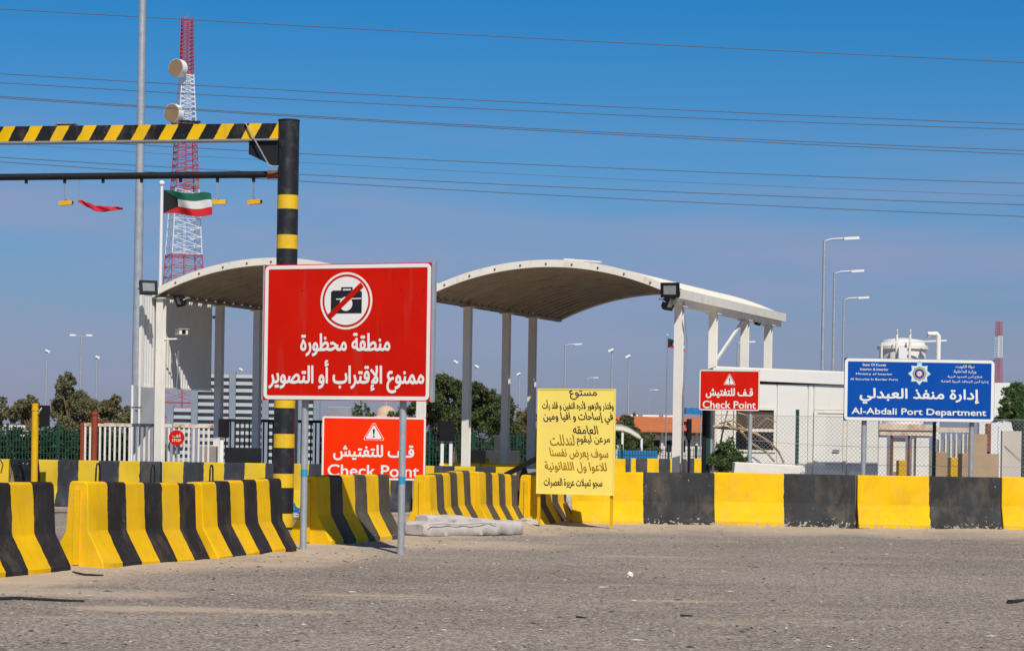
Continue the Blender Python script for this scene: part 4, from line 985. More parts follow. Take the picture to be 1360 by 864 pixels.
tree('eucalyptus_tree', 'grey-green tree between the tall left tree and the lighting mast', 'tree', 146, 128, [(146, 540, 15, 13), (132, 548, 12, 12), (150, 562, 18, 16), (130, 570, 16, 14), (154, 532, 8, 8)], 22000, 0.062, 'leafeuc', 12, GT, 0.16, 0.8)
tree('eucalyptus_tree', 'low grey-green tree right behind the lighting mast', 'tree', 170, 135, [(168, 552, 10, 12), (172, 568, 14, 14), (176, 545, 6, 8)], 7000, 0.065, 'leafeuc', 13, GT, 0.12, 0.6)
tree('eucalyptus_tree', 'rounded grey-green tree above the beige wall at left', 'tree', 40, 130, [(42, 536, 13, 12), (28, 542, 13, 12), (50, 548, 12, 12), (36, 558, 22, 12), (18, 548, 9, 9)], 23000, 0.062, 'leafeuc', 14, GT, 0.16, 0.8)
tree('eucalyptus_tree', 'small tree cut off by the left picture edge', 'tree', 0, 132, [(2, 536, 8, 10), (-6, 545, 14, 14), (8, 552, 10, 10), (-20, 540, 14, 14)], 9000, 0.065, 'leafeuc', 15, GT, 0.14, 0.8)
GM = 'trees behind the right canopy'
tree('dense_tree', 'large dense dark green tree behind the traffic signal and grey canopy posts', 'tree', 600, 88, [(583, 525, 24, 26), (605, 522, 20, 20), (628, 540, 26, 24), (655, 540, 26, 22), (640, 525, 16, 14), (670, 545, 16, 18), (575, 555, 26, 24), (610, 565, 40, 26), (655, 568, 30, 22), (560, 540, 18, 20), (592, 508, 12, 10)], 90000, 0.05, 'leafdark', 21, GM, 0.22)
tree('dry_scrub', 'brownish scrub left of the rightmost grey canopy post', 'shrub', 690, 100, [(690, 565, 20, 18), (705, 560, 14, 18), (680, 580, 20, 16), (715, 575, 16, 18), (700, 585, 24, 14)], 14000, 0.05, 'leafdry', 22, GM, 0.1)
tree('dense_tree', 'round green tree behind the beige shade sail', 'tree', 845, 112, [(850, 582, 16, 18), (836, 575, 16, 16), (862, 592, 14, 14), (828, 588, 16, 18), (850, 600, 24, 12), (820, 572, 10, 12)], 26000, 0.055, 'leafdark', 23, GM, 0.15)
tree('palm_top', 'small palm head in front of the orange roof', 'tree', 834, 114, [(834, 558, 8, 5), (829, 556, 5, 4), (839, 555, 5, 5), (834, 564, 5, 6)], 700, 0.13, 'leafeuc', 24, None, 0.1)
tree('dense_tree', 'leafy tree cut off by the right picture edge above the plaster wall', 'tree', 1352, 72, [(1345, 540, 18, 20), (1360, 525, 20, 18), (1336, 552, 12, 14), (1362, 556, 20, 16), (1340, 522, 10, 10), (1380, 530, 20, 22)], 32000, 0.032, 'leafbush', 25, None, 0.14)
tree('dense_tree', 'small light green tree beside the domed kiosk, above the low orange sign', 'tree', 490, 140, [(486, 552, 12, 12), (535, 548, 10, 8), (528, 556, 18, 10), (478, 548, 12, 16), (470, 560, 12, 16), (500, 565, 20, 12)], 9000, 0.06, 'leafbush', 26, None, 0.12)
tree('oleander_bush', 'green oleander bush behind the yellow barrier, in front of the cabin window', 'bush', 965, 44.9, [(962, 603, 14, 16), (975, 608, 16, 16), (952, 612, 10, 16), (968, 620, 22, 14), (985, 618, 12, 14), (970, 590, 8, 9), (958, 594, 6, 8)], 18000, 0.02, 'leafbush', 27, None, 0.03)
def hedge(name, label, x0p, x1p, ytop, Y, n, seed, mt='leafhedge', size=0.09):
    rng = random.Random(seed); s = Y/FPX; lobes = []; x = x0p
    while x < x1p:
        c = at(x, ytop+14+rng.uniform(-4, 6), Y); lobes.append((c.x, Y+rng.uniform(-0.5, 0.5), max(0.5, c.z*0.62), 16*s, 0.8, max(0.5, c.z*0.55))); x += 11
    o = bpy.data.objects.new(name, leaf_mesh(name, leaves(lobes, n, size, seed), M[mt])); COL.objects.link(o); tag(o, label, 'hedge', kind='stuff')
hedge('hedge', 'dark green hedge mass behind the green fence on the left', -60, 200, 562, 112, 26000, 31, size=0.10)
hedge('undergrowth', 'dark undergrowth behind the green fence in the middle', 540, 725, 572, 92, 30000, 32, size=0.09)
hedge('undergrowth', 'dark planting behind the railings under the left canopy', 200, 440, 576, 95, 12000, 33, size=0.09)
def branches():
    Y = 45.7; root = thing('dead_branches', 'bare dry branches leaning across the cabin window', 'branches', at(985, 560, Y))
    o = root.location
    for pts, r0, r1 in (([(945, 566), (965, 568), (985, 569), (1005, 576), (1022, 587), (1034, 599), (1041, 614)], 0.035, 0.022), ([(957, 588), (961, 568), (966, 545)], 0.03, 0.02), ([(966, 562), (985, 574), (1000, 590), (1018, 600), (1028, 612)], 0.03, 0.02), ([(980, 548), (1002, 554)], 0.016, 0.01), ([(1005, 567), (1018, 555), (1031, 560)], 0.014, 0.01), ([(955, 562), (972, 558), (990, 569)], 0.02, 0.012)):
        MB().path([at(x, y, Y + 0.1*math.sin(i*2.1+r0*90)) - o for i, (x, y) in enumerate(pts)], r0, 7, r1).build('branch', M['drywood'], root, 60)
branches()

# ------------------------------------------------------------------ cabin on the right
def cabin():
    a, b = at(949, 600, 46.4), at(1166, 600, 46.4); d = (b-a); d.z = 0; L = d.length; rz = math.atan2(d.y, d.x)
    root = thing('white_cabin', 'white prefabricated cabin with window and door behind the chain-link fence', 'cabin', (a.x, a.y, 0), rz)
    H = zz(1008, 491, 46.5); fl = 0.12
    MB().span(0, L, 0.03, 1.85, 0.0, H-0.3).build('wall', M['cabin'], root)
    f_ = MB().span(-0.06, L+0.08, -0.06, 1.92, -0.24, 0).build('roof_fascia', M['cabin'], root); MB().span(0.0, L, 0.0, 1.9, 0.0, 0.03).build('roof', M['rooftop'], f_); f_.location = (0, 0, H+0.03); f_.rotation_euler = (0, R(1.5), 0)
    def lx(px):      # along-wall position seen at a pixel column
        lo, hi = 0.0, L
        for _ in range(40):
            mid = (lo+hi)/2; X, Yw = a.x + math.cos(rz)*mid, a.y + math.sin(rz)*mid
            if X*FPX/Yw > (px-CX+0.0): hi = mid
            else: lo = mid
        return (lo+hi)/2
    w0, w1 = lx(977), lx(1027); dl, dr = lx(1083), lx(1121); zw1, zw0 = zz(1003, 544, 46.4), zz(1003, 597, 46.4)
    edges = [0.0, lx(957), w0-0.06, w1+0.06, lx(1072), dl-0.05, dr+0.05, lx(1150), L]
    for i, (p, q) in enumerate(zip(edges, edges[1:])):
        if i in (2, 5): continue
        MB().span(p+0.012, q-0.012, 0.0, 0.035, 0.08, H-0.29).build('wall_panel', M['cabin'], root)
    MB().span(w0-0.048, w1+0.048, 0.0, 0.035, 0.08, zw0-0.05).build('wall_panel', M['cabin'], root); MB().span(w0-0.048, w1+0.048, 0.0, 0.035, zw1+0.05, H-0.29).build('wall_panel', M['cabin'], root)
    win = MB().ring([(w0-0.045, zw0-0.045), (w1+0.045, zw0-0.045), (w1+0.045, zw1+0.045), (w0-0.045, zw1+0.045)], [(w0, zw0), (w1, zw0), (w1, zw1), (w0, zw1)], -0.03, 0.02).build('window', M['cream'], root)
    zm = zz(1003, 571, 46.4); MB().span(w0, w1, -0.02, 0.02, zm-0.03, zm+0.03).build('transom', M['cream'], win)
    MB().span(w0+0.005, w1-0.005, 0.012, 0.018, zm+0.03, zw1).build('pane', M['brownglass'], win); MB().span(w0+0.005, w1-0.005, 0.012, 0.018, zw0, zm-0.03).build('pane', M['glass'], win)
    dz = zz(1100, 549, 46.6); door = MB().span(dl+0.03, dr-0.03, -0.012, 0.033, 0.15, dz).build('door', M['cabin'], root)
    MB().ring([(dl-0.04, 0.1), (dr+0.04, 0.1), (dr+0.04, dz+0.07), (dl-0.04, dz+0.07)], [(dl+0.025, 0.14), (dr-0.025, 0.14), (dr-0.025, dz+0.005), (dl+0.025, dz+0.005)], -0.03, 0.03).build('door_frame', M['cream'], root)
    MB().span(dr-0.24, dr-0.10, -0.06, -0.045, zz(1116, 598, 46.6)-0.012, zz(1116, 598, 46.6)+0.012).build('handle', M['blackplastic'], door)
    MB().span(dl-0.04, dr+0.04, 0.0, 0.03, dz+0.08, H-0.29).build('wall_panel', M['cabin'], root)
    MB().tube((lx(950), -0.05, 0), (lx(950), -0.05, H-0.28), 0.03, n=10).build('down_pipe', M['cream'], root, 50)
cabin()

# ------------------------------------------------------------------ chain-link fence on the right
def chainlink():
    Y0, Y1 = 45.2, 45.8; a, b = at(944, 600, Y0), at(1480, 600, Y1); d = b-a; d.z = 0; L = d.length; rz = math.atan2(d.y, d.x)
    root = thing('chain_link_fence', 'chain-link fence with green posts in front of the white cabin', 'fence', (a.x, a.y, 0), rz); H = zz(1200, 554.5, 45.5); z0 = 0.08
    m = MB(); s = 0.085; n = int((L+H)/s)+1; r = 0.0023
    for k in range(n):
        for sg in (1, -1):
            x = k*s - (H if sg > 0 else 0); pa, pb = (x, z0), (x+(H-z0), H)
            if sg < 0: pa, pb = (x+(H-z0)-H+0.0, H), (x+2*(H-z0)-H, z0)
            (xa, za), (xb, zb) = pa, pb
            if xb <= 0 or xa >= L: continue
            if xa < 0: za += (zb-za)*(-xa)/(xb-xa); xa = 0
            if xb > L: zb = za + (zb-za)*(L-xa)/(xb-xa); xb = L
            m.bar((xa, 0.003*sg, za), (xb, 0.003*sg, zb), r*2, r*2)
    for z in (z0, H*0.55, H): m.bar((0, 0, z), (L, 0, z), 0.008, 0.008)
    o = m.build('mesh_wire', M['galvd'], root); o['kind'] = 'stuff'
    for px in (1057.5, 1241.5, 1362): 
        x = (at(px, 600, 45.5).x - a.x)/math.cos(rz); p = MB().tube((x, 0.04, -0.1), (x, 0.04, H+0.13), 0.036, n=10).build('post', M['green'], root, 50)
    MB().path([(0.35, -0.02, H*0.78), (1.6, -0.02, H*0.74), (3.0, -0.02, H*0.72), (4.6, -0.02, H*0.73)], 0.004, 5).build('slack_wire', M['galvd'], root)
chainlink()
def corner_post():
    Y = 45.1; x0 = gx(932.5, Y); root = thing('fence_corner_post', 'dark green and grey gate post at the left end of the chain-link fence', 'post', (x0, Y, 0)); H = zz(938, 540, Y)
    MB().span(0, 0.075, 0, 0.12, -0.1, H).build('dark_post', M['blackplastic'], root); MB().span(0.08, 0.15, 0.02, 0.1, -0.1, H-0.03).build('green_post', M['green'], root); MB().tube((0.185, 0.05, -0.1), (0.185, 0.05, H+0.06), 0.03, n=10).build('pipe', M['galv'], root, 50)
    for z in (0.6, 1.2, 1.9): MB().span(-0.004, 0.2, 0.125, 0.15, z, z+0.04).build('clamp', M['galvd'], root)
corner_post()

# ------------------------------------------------------------------ tank stand and stores behind the blue sign
def tank():
    Y = 60; s = Y/FPX; c = at(1205, 600, Y); root = thing('water_tank_stand', 'white water tank on a rust-streaked stand behind the blue sign', 'water tank', (c.x, Y, 0)); X = lambda px: (px-1205)*s
    zb0, zb1 = zz(1200, 578, Y), zz(1200, 566, Y); zt_ = zz(1205, 449, Y)
    for px, wd in ((1171, 11), (1224, 17)):
        p = MB().span(X(px-wd/2), X(px+wd/2), -0.15, 0.15, -0.1, zb0-0.002).build('leg', M['post'], root)
    for px in (1180, 1236): MB().span(X(px)-0.08, X(px)+0.08, 1.6, 1.8, -0.1, zb0-0.002).build('leg', M['cream'], root)
    MB().span(X(1166), X(1236), -0.2, 1.9, zb0, zb1).build('platform', M['rustcream'], root); MB().span(X(1165), X(1237), -0.24, -0.202, zb1-0.1, zb1+0.06).build('platform_edge', M['rustcream'], root)
    MB().span(X(1186), X(1202), -0.05, 0.3, 0.9, zb0-0.05).build('pump_box', M['cream'], root)
    for px in (1183, 1206, 1211): MB().tube((X(px), -0.1, 0), (X(px), -0.1, zb0-0.002), 0.03).build('pipe', M['rust'] if px != 1211 else M['cream'], root, 50)
    m = MB(); cx, cy, r = X(1204), 0.85, 31*s; prof = [(r*1.0, zb1+0.01), (r*1.0, zt_-0.28), (r*1.10, zt_-0.26), (r*1.10, zt_-0.18), (r*0.98, zt_-0.15), (r*0.9, zt_-0.02), (r*0.3, zt_+0.04), (0.02, zt_+0.045)]
    n = 32; vs = [(cx+rr*math.cos(2*math.pi*i/n), cy+rr*math.sin(2*math.pi*i/n), z) for rr, z in prof for i in range(n)]
    m.add(vs, [(k*n+i, k*n+(i+1) % n, (k+1)*n+(i+1) % n, (k+1)*n+i) for k in range(len(prof)-1) for i in range(n)]); m.build('tank', M['post'], root, 35)
    for px, pt in ((1188, 438), (1205.5, 438)): MB().path([(X(px), -0.08, zt_-1.4), (X(px), -0.08, zz(px, pt+6, Y)), (X(px)+0.04, -0.04, zz(px, pt, Y))], 0.035, 8).build('vent_pipe', M['post'], root, 50)
    MB().path([(X(1243), -0.1, 0.0), (X(1243), -0.1, zz(1243, 446, Y)), (X(1241), -0.1, zz(1243, 443.5, Y)), (X(1229), -0.1, zz(1229, 443.5, Y)), (X(1229), -0.1, zz(1229, 448, Y))], 0.065, 10).build('riser_pipe', M['post'], root, 40)
    MB().tube((X(1168), -0.1, zb1), (X(1168), -0.1, zz(1168, 455, Y)), 0.03).build('pipe', M['post'], root); MB().bar((X(1168), -0.1, zz(1168, 456, Y)), (X(1254), -0.1, zz(1254, 452, Y)), 0.04, 0.04).build('guard_rail', M['post'], root)
    MB().span(X(1189), X(1200), -0.3, -0.12, zz(1195, 478, Y), zz(1195, 462, Y)).build('small_tank', M['twhite'], root)
M['rustcream'] = mat('rust_streaked_cream_steel', (0.72, 0.62, 0.48), 0.7, 0.1, 3, dirt=(0.45, 0.18, 0.06), dirt_lo=0.48, dirt_hi=0.7, dscale=3, streak=(1, 1, 0.4))
tank()
def box_thing(name, label, cat, px0, px1, pyt, Y, depth, mt, zb=0.0, group=None, flaps=False):
    x0, x1 = gx(px0, Y), gx(px1, Y); zt_ = zz((px0+px1)/2, pyt, Y); root = thing(name, label, cat, ((x0+x1)/2, Y, zb), 0, group); W = x1-x0; H = zt_-zb
    o = MB().span(-W/2, W/2, 0, depth, 0, H).build('body', M[mt], root); bv = o.modifiers.new('bevel', 'BEVEL'); bv.width = 0.01; bv.segments = 2
    if flaps:
        MB().span(-W/2+0.01, W/2-0.01, -0.006, -0.0005, H*0.16, H*0.19).build('tape', M['drywood'], root); MB().span(-0.18, 0.12, -0.008, -0.001, H*0.2, H*0.24).build('torn_slot', M['rust'], root)
    return root
box_thing('carton', 'big brown carton behind the fence right of the blue sign post', 'carton', 1278, 1327, 602, 51, 0.5, 'carton', flaps=True)
box_thing('carton', 'narrow tan carton behind the dark green fence post below the blue sign', 'carton', 1243, 1258, 600, 52.5, 0.4, 'carton', flaps=True)
box_thing('plywood_sheet', 'brown plywood board leaning upright above the big carton', 'board', 1286, 1311, 576, 54, 0.05, 'carton')
box_thing('yellow_drum', 'yellow locker seen between the white stand legs', 'locker', 1194, 1204, 611, 57, 0.4, 'ochre', flaps=False)
box_thing('yellow_drum', 'yellow crate left of the big brown carton', 'crate', 1263, 1277, 607, 53, 0.4, 'ochre', flaps=False)
box_thing('timber_column', 'dark brown upright column beside the left post of the blue sign', 'column', 1154, 1166.5, 555, 58, 0.2, 'greywall')
box_thing('timber_column', 'rust-brown upright stanchion right of the plywood board', 'column', 1309, 1316, 562, 54.5, 0.1, 'rust')
def rail_rack():
    Y = 55; root = thing('steel_rack', 'cream steel rack with upright bars below the right half of the blue sign', 'rack', (gx(1262, Y), Y, 0)); s = Y/FPX
    zt_, z1 = zz(1262, 574, Y), zz(1262, 570, Y)
    for k, px in enumerate((1248, 1256, 1263, 1270, 1279)): MB().span((px-1262)*s-0.02, (px-1262)*s+0.02, 0, 0.04, 0, zt_).build('upright', M['cream'], root)
    MB().span((1243-1262)*s, (1289-1262)*s, -0.02, 0.06, zt_+0.002, z1+0.05).build('top_rail', M['rustcream'], root); MB().span((1284-1262)*s, (1290-1262)*s, 0, 0.06, 0, zt_).build('side_post', M['rustcream'], root)
    MB().span((1244-1262)*s, (1282-1262)*s, 0.05, 0.07, 0.9, 1.75).build('back_sheet', M['hoard'], root)
rail_rack()
def plaster_wall():
    Y = 54; x0, x1 = gx(1331, Y), gx(1520, Y); root = thing('plaster_wall', 'pale pinkish plaster wall at the right picture edge behind the fence', 'wall', (x0, Y, 0))
    H = zz(1345, 572, Y); o = MB().span(0, x1-x0, 0, 0.25, -0.1, H).build('wall', M['sandwall'], root)
    MB().path([(0.05, -0.02, H*0.82), (0.4, -0.03, H*0.66), (1.2, -0.02, H*0.62), (3, -0.02, H*0.7)], 0.006, 5).build('hanging_wire', M['blackplastic'], root)
    MB().span(-0.12, -0.06, -0.1, -0.04, 0, H+0.1).build('white_post', M['twhite'], root)
plaster_wall()
box_thing('white_wall', 'white boundary block glimpsed behind the right tree trunk and the rack', 'wall', 1300, 1345, 508, 78, 0.3, 'cabin')

# ------------------------------------------------------------------ things under and beside the left canopy
def picket_gate():
    Y = 49.4; s = Y/FPX; root = thing('picket_gate', 'white steel picket gate with rusty top rail below the left canopy', 'gate', (gx(110, Y), Y, 0)); X = lambda px: (px-110)*s
    zt_ = zz(150, 566, Y); x1 = X(284)
    MB().span(0, x1, -0.025, 0.025, zt_+0.001, zt_+0.075).build('top_rail', M['pickrust'], root); MB().span(0, x1, -0.02, 0.02, 0.2, 0.26).build('bottom_rail', M['pickrust'], root)
    MB().span(-0.05, 0.03, -0.03, 0.03, 0, zt_+0.08).build('end_post', M['redpost'], root)
    k = 0; px = 113.0
    while px < 283: MB().span(X(px)-0.022, X(px)+0.022, -0.015, 0.015, 0.261, zt_).build('picket', M['pickwhite'], root); px += 6.55
M['pickwhite'] = mat('chipped_white_gate_paint', (0.72, 0.69, 0.64), 0.6, 0.06, 5, dirt=(0.35, 0.16, 0.07), dirt_lo=0.62, dirt_hi=0.72, dscale=9)
M['pickrust'] = mat('rusting_white_gate_rail', (0.70, 0.64, 0.56), 0.65, 0.08, 5, dirt=(0.38, 0.15, 0.05), dirt_lo=0.48, dirt_hi=0.6, dscale=4)
picket_gate()
def dark_railing():
    Y = 56; s = Y/FPX; root = thing('dark_railing', 'black steel railing behind the posts of the left canopy', 'railing', (gx(292, Y), Y, 0)); X = lambda px: (px-292)*s; zt_ = zz(330, 560, Y)
    for z in (zt_, 0.25): MB().span(0, X(440), -0.03, 0.03, z, z+0.07).build('rail', M['black'], root)
    px = 293
    while px < 440: MB().span(X(px)-0.018, X(px)+0.018, -0.015, 0.015, 0.321, zt_-0.001).build('bar', M['black'], root); px += 6.3
dark_railing()
box_thing('low_cabinet', 'low dark steel trough below the railing of the left canopy', 'cabinet', 300, 345, 594, 50, 0.4, 'black')
box_thing('low_cabinet', 'grey slatted chest at the right end of the white gate', 'cabinet', 262, 287, 592, 50.6, 0.4, 'greywall')
def louvre_wall():
    Y = 72; s = Y/FPX; root = thing('louvre_screen', 'grey louvred screen wall seen through the left canopy', 'screen wall', (gx(226, Y), Y, 0)); X = lambda px: (px-226)*s
    zt_ = zz(330, 497, Y); bays = [226, 258, 308, 352, 396, 420]
    for i, px in enumerate(bays):
        MB().span(X(px)-0.1, X(px)+0.1, -0.12, 0.05, -0.1, zt_ + (0.1 if i != 0 else -1.0)).build('post', M['steelblue'], root)
    for i, (a, b) in enumerate(zip(bays, bays[1:])):
        top = zt_ if i > 0 else zt_-1.1; z = top
        me = None
        while z > 0.4:
            o = MB().box(((X(a)+X(b))/2, -0.02, z-0.07), (X(b)-X(a)-0.21, 0.03, 0.12), Matrix.Rotation(R(-24), 3, 'X')).build('slat', M['louvre'], root); z -= 0.225
    MB().span(X(258), X(420), 0.09, 0.12, 0, zt_-0.1).build('backing', M['hoard'], root); MB().span(0, X(257), 0.09, 0.12, 0, zt_-1.2).build('backing', M['hoard'], root)
louvre_wall()
box_thing('electrical_box', 'grey electrical box above the left part of the low orange sign', 'electrical box', 434, 466, 540, 66, 0.4, 'hoard')
def hoarding():
    Y = 53; s = Y/FPX; root = thing('sheet_hoarding', 'grey metal sheet on two thin white posts below the ribbed cladding', 'hoarding', (gx(174, Y), Y, 0)); X = lambda px: (px-174)*s
    MB().span(X(178), X(216), 0.04, 0.06, 0.5, zz(200, 512, Y)).build('sheet', M['hoard'], root)
    for px in (174.5, 184): MB().tube((X(px), 0, -0.1), (X(px), 0, zz(px, 511, Y)), 0.03).build('post', M['twhite'], root, 50)
    MB().span(X(174), X(188), -0.04, -0.031, zz(180, 541, Y), zz(180, 540, Y)).build('latch', M['blackplastic'], root)
hoarding()
def round_sign():
    p = at(234.5, 581, 49.2); root = thing('round_sign', 'small round red sign with white writing on the white gate', 'sign', p)
    r = 0.17; MB().prism(circ(0, 0, r, 28), 0, 0.02).build('disc', M['red'], root)
    letters('lettering', 'قف', root, 0, 0.05, 0.17, 0.075, -0.002, M['signwhite'], 0.01, True); letters('lettering', 'STOP', root, 0, -0.055, 0.2, 0.06, -0.002, M['signwhite'], 0.02)
    MB().tube((0, 0.045, 0.0), (0, 0.045, -p.z), 0.022).build('post', M['galvd'], root, 50)
round_sign()
def yellow_post():
    Y = 46.2; root = thing('yellow_post', 'thick yellow post with a black box on its right side', 'post', (gx(46, Y), Y, 0)); H = zz(47, 536, Y)
    MB().tube((0, 0, -0.1), (0, 0, H), 0.07, n=16).build('pipe', M['ochre'], root, 50); MB().tube((0, 0, H-0.14), (0, 0, H-0.1), 0.078, n=16).build('collar', M['ochre'], root, 50); MB().tube((0, 0, H), (0, 0, H+0.012), 0.066, n=16).build('cap', M['ochre'], root, 50)
    s = Y/FPX; MB().span(9*s-0.03, 20*s-0.03, -0.08, 0.12, zz(58, 566, Y), zz(58, 538, Y)).build('box', M['blackplastic'], root)
    MB().path([(0.07, -0.05, H-0.2), (0.12, -0.1, H-0.13), (0.15, -0.09, H-0.08)], 0.01, 6).build('cable', M['twhite'], root)
yellow_post()
def red_post():
    Y = 47.9; root = thing('red_brown_post', 'red-brown steel post with a small cup in front of the white gate', 'post', (gx(125, Y), Y, 0)); H = zz(126, 547, Y)
    MB().tube((0, 0, -0.1), (0, 0, H), 0.068, n=14).build('pipe', M['redpost'], root, 50); MB().tube((0, 0, H-0.06), (0, 0, H+0.02), 0.08, n=14).build('cap', M['redpost'], root, 50)
    MB().tube((0.07, -0.02, H-0.2), (0.19, -0.05, H-0.19), 0.03, 0.055).build('cup', M['redpost'], root, 50)
red_post()
def signal(px, pyt, pyb, wpx, Y, legs, label, lamps, legm='twhite'):
    s = Y/FPX; c = at(px, pyb, Y); root = thing('signal_box', label, 'signal', (c.x, Y, 0), R(0)); W = wpx*s; zt_ = zz(px, pyt, Y); zb = c.z
    o = MB().span(-W/2, W/2, -0.1, 0.14, zb, zt_).build('housing', M['blackplastic'], root); o.modifiers.new('bevel', 'BEVEL').width = 0.012
    for lx in legs: MB().span(lx*s-0.035, lx*s+0.035, -0.03, 0.03, -0.1, zb-0.002).build('leg', M[legm], root)
    if lamps:
        for f in (0.28, 0.72):
            z = zb+(zt_-zb)*f; MB().tube((-W/2-0.001, 0.02, z), (-W/2-0.03, 0.02, z), 0.075, n=14).build('lamp', M['redlens'] if f > 0.5 else M['glass'], root, 50)
            m = MB(); m.add([(-W/2 - (0.14 if e_ else 0), 0.02+0.09*math.cos(R(t_)), z+0.09*math.sin(R(t_))) for t_ in range(0, 181, 20) for e_ in (0, 1)], [(2*i, 2*i+1, 2*i+3, 2*i+2) for i in range(9)])
            v_ = m.build('visor', M['blackplastic'], root, 60); v_.modifiers.new('thickness', 'SOLIDIFY').thickness = 0.008
M['redlens'] = mat('red_lamp_lens', (0.5, 0.05, 0.02), 0.2)
signal(593, 558.5, 585, 20, 49.5, (-5.5, 6), 'black two-lamp traffic signal on two white legs right of the orange sign', True)
signal(297, 556, 580, 13, 47.9, (-2,), 'black signal box on one white leg below the left canopy', False)
signal(915, 556, 584, 6, 60, (0.0,), 'narrow dark signal head right of the front white canopy post', True, 'blackplastic')

# ------------------------------------------------------------------ middle distance
def green_fence(label, px0, px1, pyt, Y, posts):
    x0, x1 = gx(px0, Y), gx(px1, Y); root = thing('mesh_fence', label, 'fence', (x0, Y, 0), 0, 'green mesh fences'); L = x1-x0; H = zz((px0+px1)/2, pyt, Y); m = MB(); k = 0
    while k*0.12 < L: m.span(k*0.12-0.014, k*0.12+0.014, -0.006, 0.006, 0.05, H); k += 1
    z = 0.1
    while z < H: m.span(0, L, -0.012, -0.0065, z-0.01, z+0.01); z += 0.24
    o = m.build('mesh_panel', M['green'], root); o['kind'] = 'stuff'
    for px in posts: MB().tube(((px-px0)*Y/FPX, 0.05, -0.1), ((px-px0)*Y/FPX, 0.05, H+0.12), 0.05, n=8).build('post', M['green'], root, 50)
green_fence('green mesh fence in front of the hedge at far left', -40, 112, 566, 88, (9, 77))
green_fence('green mesh fence below the dense middle tree', 545, 715, 577, 84, (570, 628, 686))
green_fence('green mesh fence in front of the building with the orange roof', 818, 932, 594, 98, (826, 888, 925))
def far_wall():
    o = box_thing('beige_wall', 'low beige wall above the green fence at the left picture edge', 'wall', -30, 38, 564, 160, 0.4, 'render')
far_wall()
def orange_house():
    Y = 220; x0, x1 = gx(780, Y), gx(990, Y); root = thing('tiled_roof_building', 'long low building with an orange tiled roof and pale walls', 'building', (x0, Y, 0)); L = x1-x0
    ze, zr = zz(900, 571, Y), zz(900, 551.5, Y); z1 = zz(900, 578, Y)
    MB().span(0, L, 0, 9, 0, z1).build('wall', M['render'], root); MB().span(0, L, 0.05, 9, z1, ze).build('upper_wall', M['greywall'], root)
    # tile courses, each course of the near slope a piece
    n = 9
    for k in range(n):
        f0, f1 = k/n, (k+1)/n; m = MB(); p0 = (-1.2+f0*5.2, ze-0.1+f0*(zr-ze)); p1 = (-1.2+f1*5.2, ze-0.1+f1*(zr-ze)+0.0)
        m.add([(-0.8, p0[0], p0[1]+0.05), (L+0.8, p0[0], p0[1]+0.05), (L+0.8, p1[0]+0.1, p1[1]), (-0.8, p1[0]+0.1, p1[1]), (-0.8, p0[0], p0[1]-0.12), (L+0.8, p0[0], p0[1]-0.12), (L+0.8, p1[0]+0.1, p1[1]-0.12), (-0.8, p1[0]+0.1, p1[1]-0.12)], [(0, 1, 2, 3), (7, 6, 5, 4), (4, 5, 1, 0), (1, 5, 6, 2), (2, 6, 7, 3), (3, 7, 4, 0)])
        m.build('tile_course', M['tile'], root)
    m = MB(); m.add([(-0.8, 4.1, zr-0.1), (L+0.8, 4.1, zr-0.1), (L+0.8, 10, ze), (-0.8, 10, ze)], [(0, 1, 2, 3)]); m.build('rear_slope', M['tile'], root)
    for px0, px1 in ((838, 850), (856, 878), (884, 897)): MB().span(gx(px0, Y)-x0, gx(px1, Y)-x0, 4.3, 5.5, zr-0.3, zr+0.08).build('roof_unit', M['twhite'], root)
    for px in (864, 879, 898, 925): MB().span(gx(px, Y)-x0-0.12, gx(px, Y)-x0+0.12, -0.25, -0.01, 0, ze-0.2).build('pier', M['render'], root)
    for px in (868, 884, 902): MB().span(gx(px, Y)-x0, gx(px+8, Y)-x0, -0.03, -0.005, 0.9, 2.0).build('window', M['glass'], root)
orange_house()
box_thing('blue_banner', 'blue fabric canopy top between the white canopy post and the small red sign', 'canopy', 910, 932, 541, 130, 1.5, 'bluesheet', zb=zz(918, 549, 130))
MBp = box_thing('banner_mast', 'thin pole carrying the blue fabric canopy', 'pole', 929.5, 931, 549.5, 130.5, 0.1, 'galvd')
def shade_sail():
    Y = 104; s = Y/FPX; root = thing('shade_sail', 'beige arched car shade beside the yellow board', 'car shade', (gx(830, Y), Y, 0)); X = lambda px: (px-830)*s; m = MB(); vs = []
    pr = [(800, 580), (808, 572), (818, 568.5), (828, 569.5), (838, 573), (846, 578), (852, 581.5)]
    for px, py in pr:
        for yy, dz in ((0, 0), (2.5, 0.25)): vs.append((X(px), yy, zz(px, py, Y)+dz))
    m.grid(vs, len(pr), 2); o = m.build('canopy', M['sail'], root, 60); sm = o.modifiers.new('thickness', 'SOLIDIFY'); sm.thickness = 0.12
    for px in (826.5, 852): MB().tube((X(px), 0.1, -0.1), (X(px), 0.1, zz(px, 582 if px > 850 else 571, Y)), 0.06).build('post', M['twhite'], root, 50)
shade_sail()
box_thing('blue_hoarding', 'blue sheet hoarding below the beige car shade', 'hoarding', 820, 873, 598, 101, 0.05, 'bluesheet')
box_thing('control_cabinet', 'grey control cabinet behind the middle grey canopy post', 'cabinet', 656, 676, 578, 62, 0.4, 'darkgrey')
box_thing('control_cabinet', 'wide dark glazed booth counter between the two left grey canopy posts', 'cabinet', 624, 646, 597, 61, 0.4, 'blackplastic')
box_thing('control_cabinet', 'low grey machine casing at the foot of the middle grey canopy post', 'cabinet', 645, 690, 598, 60, 0.5, 'darkgrey')
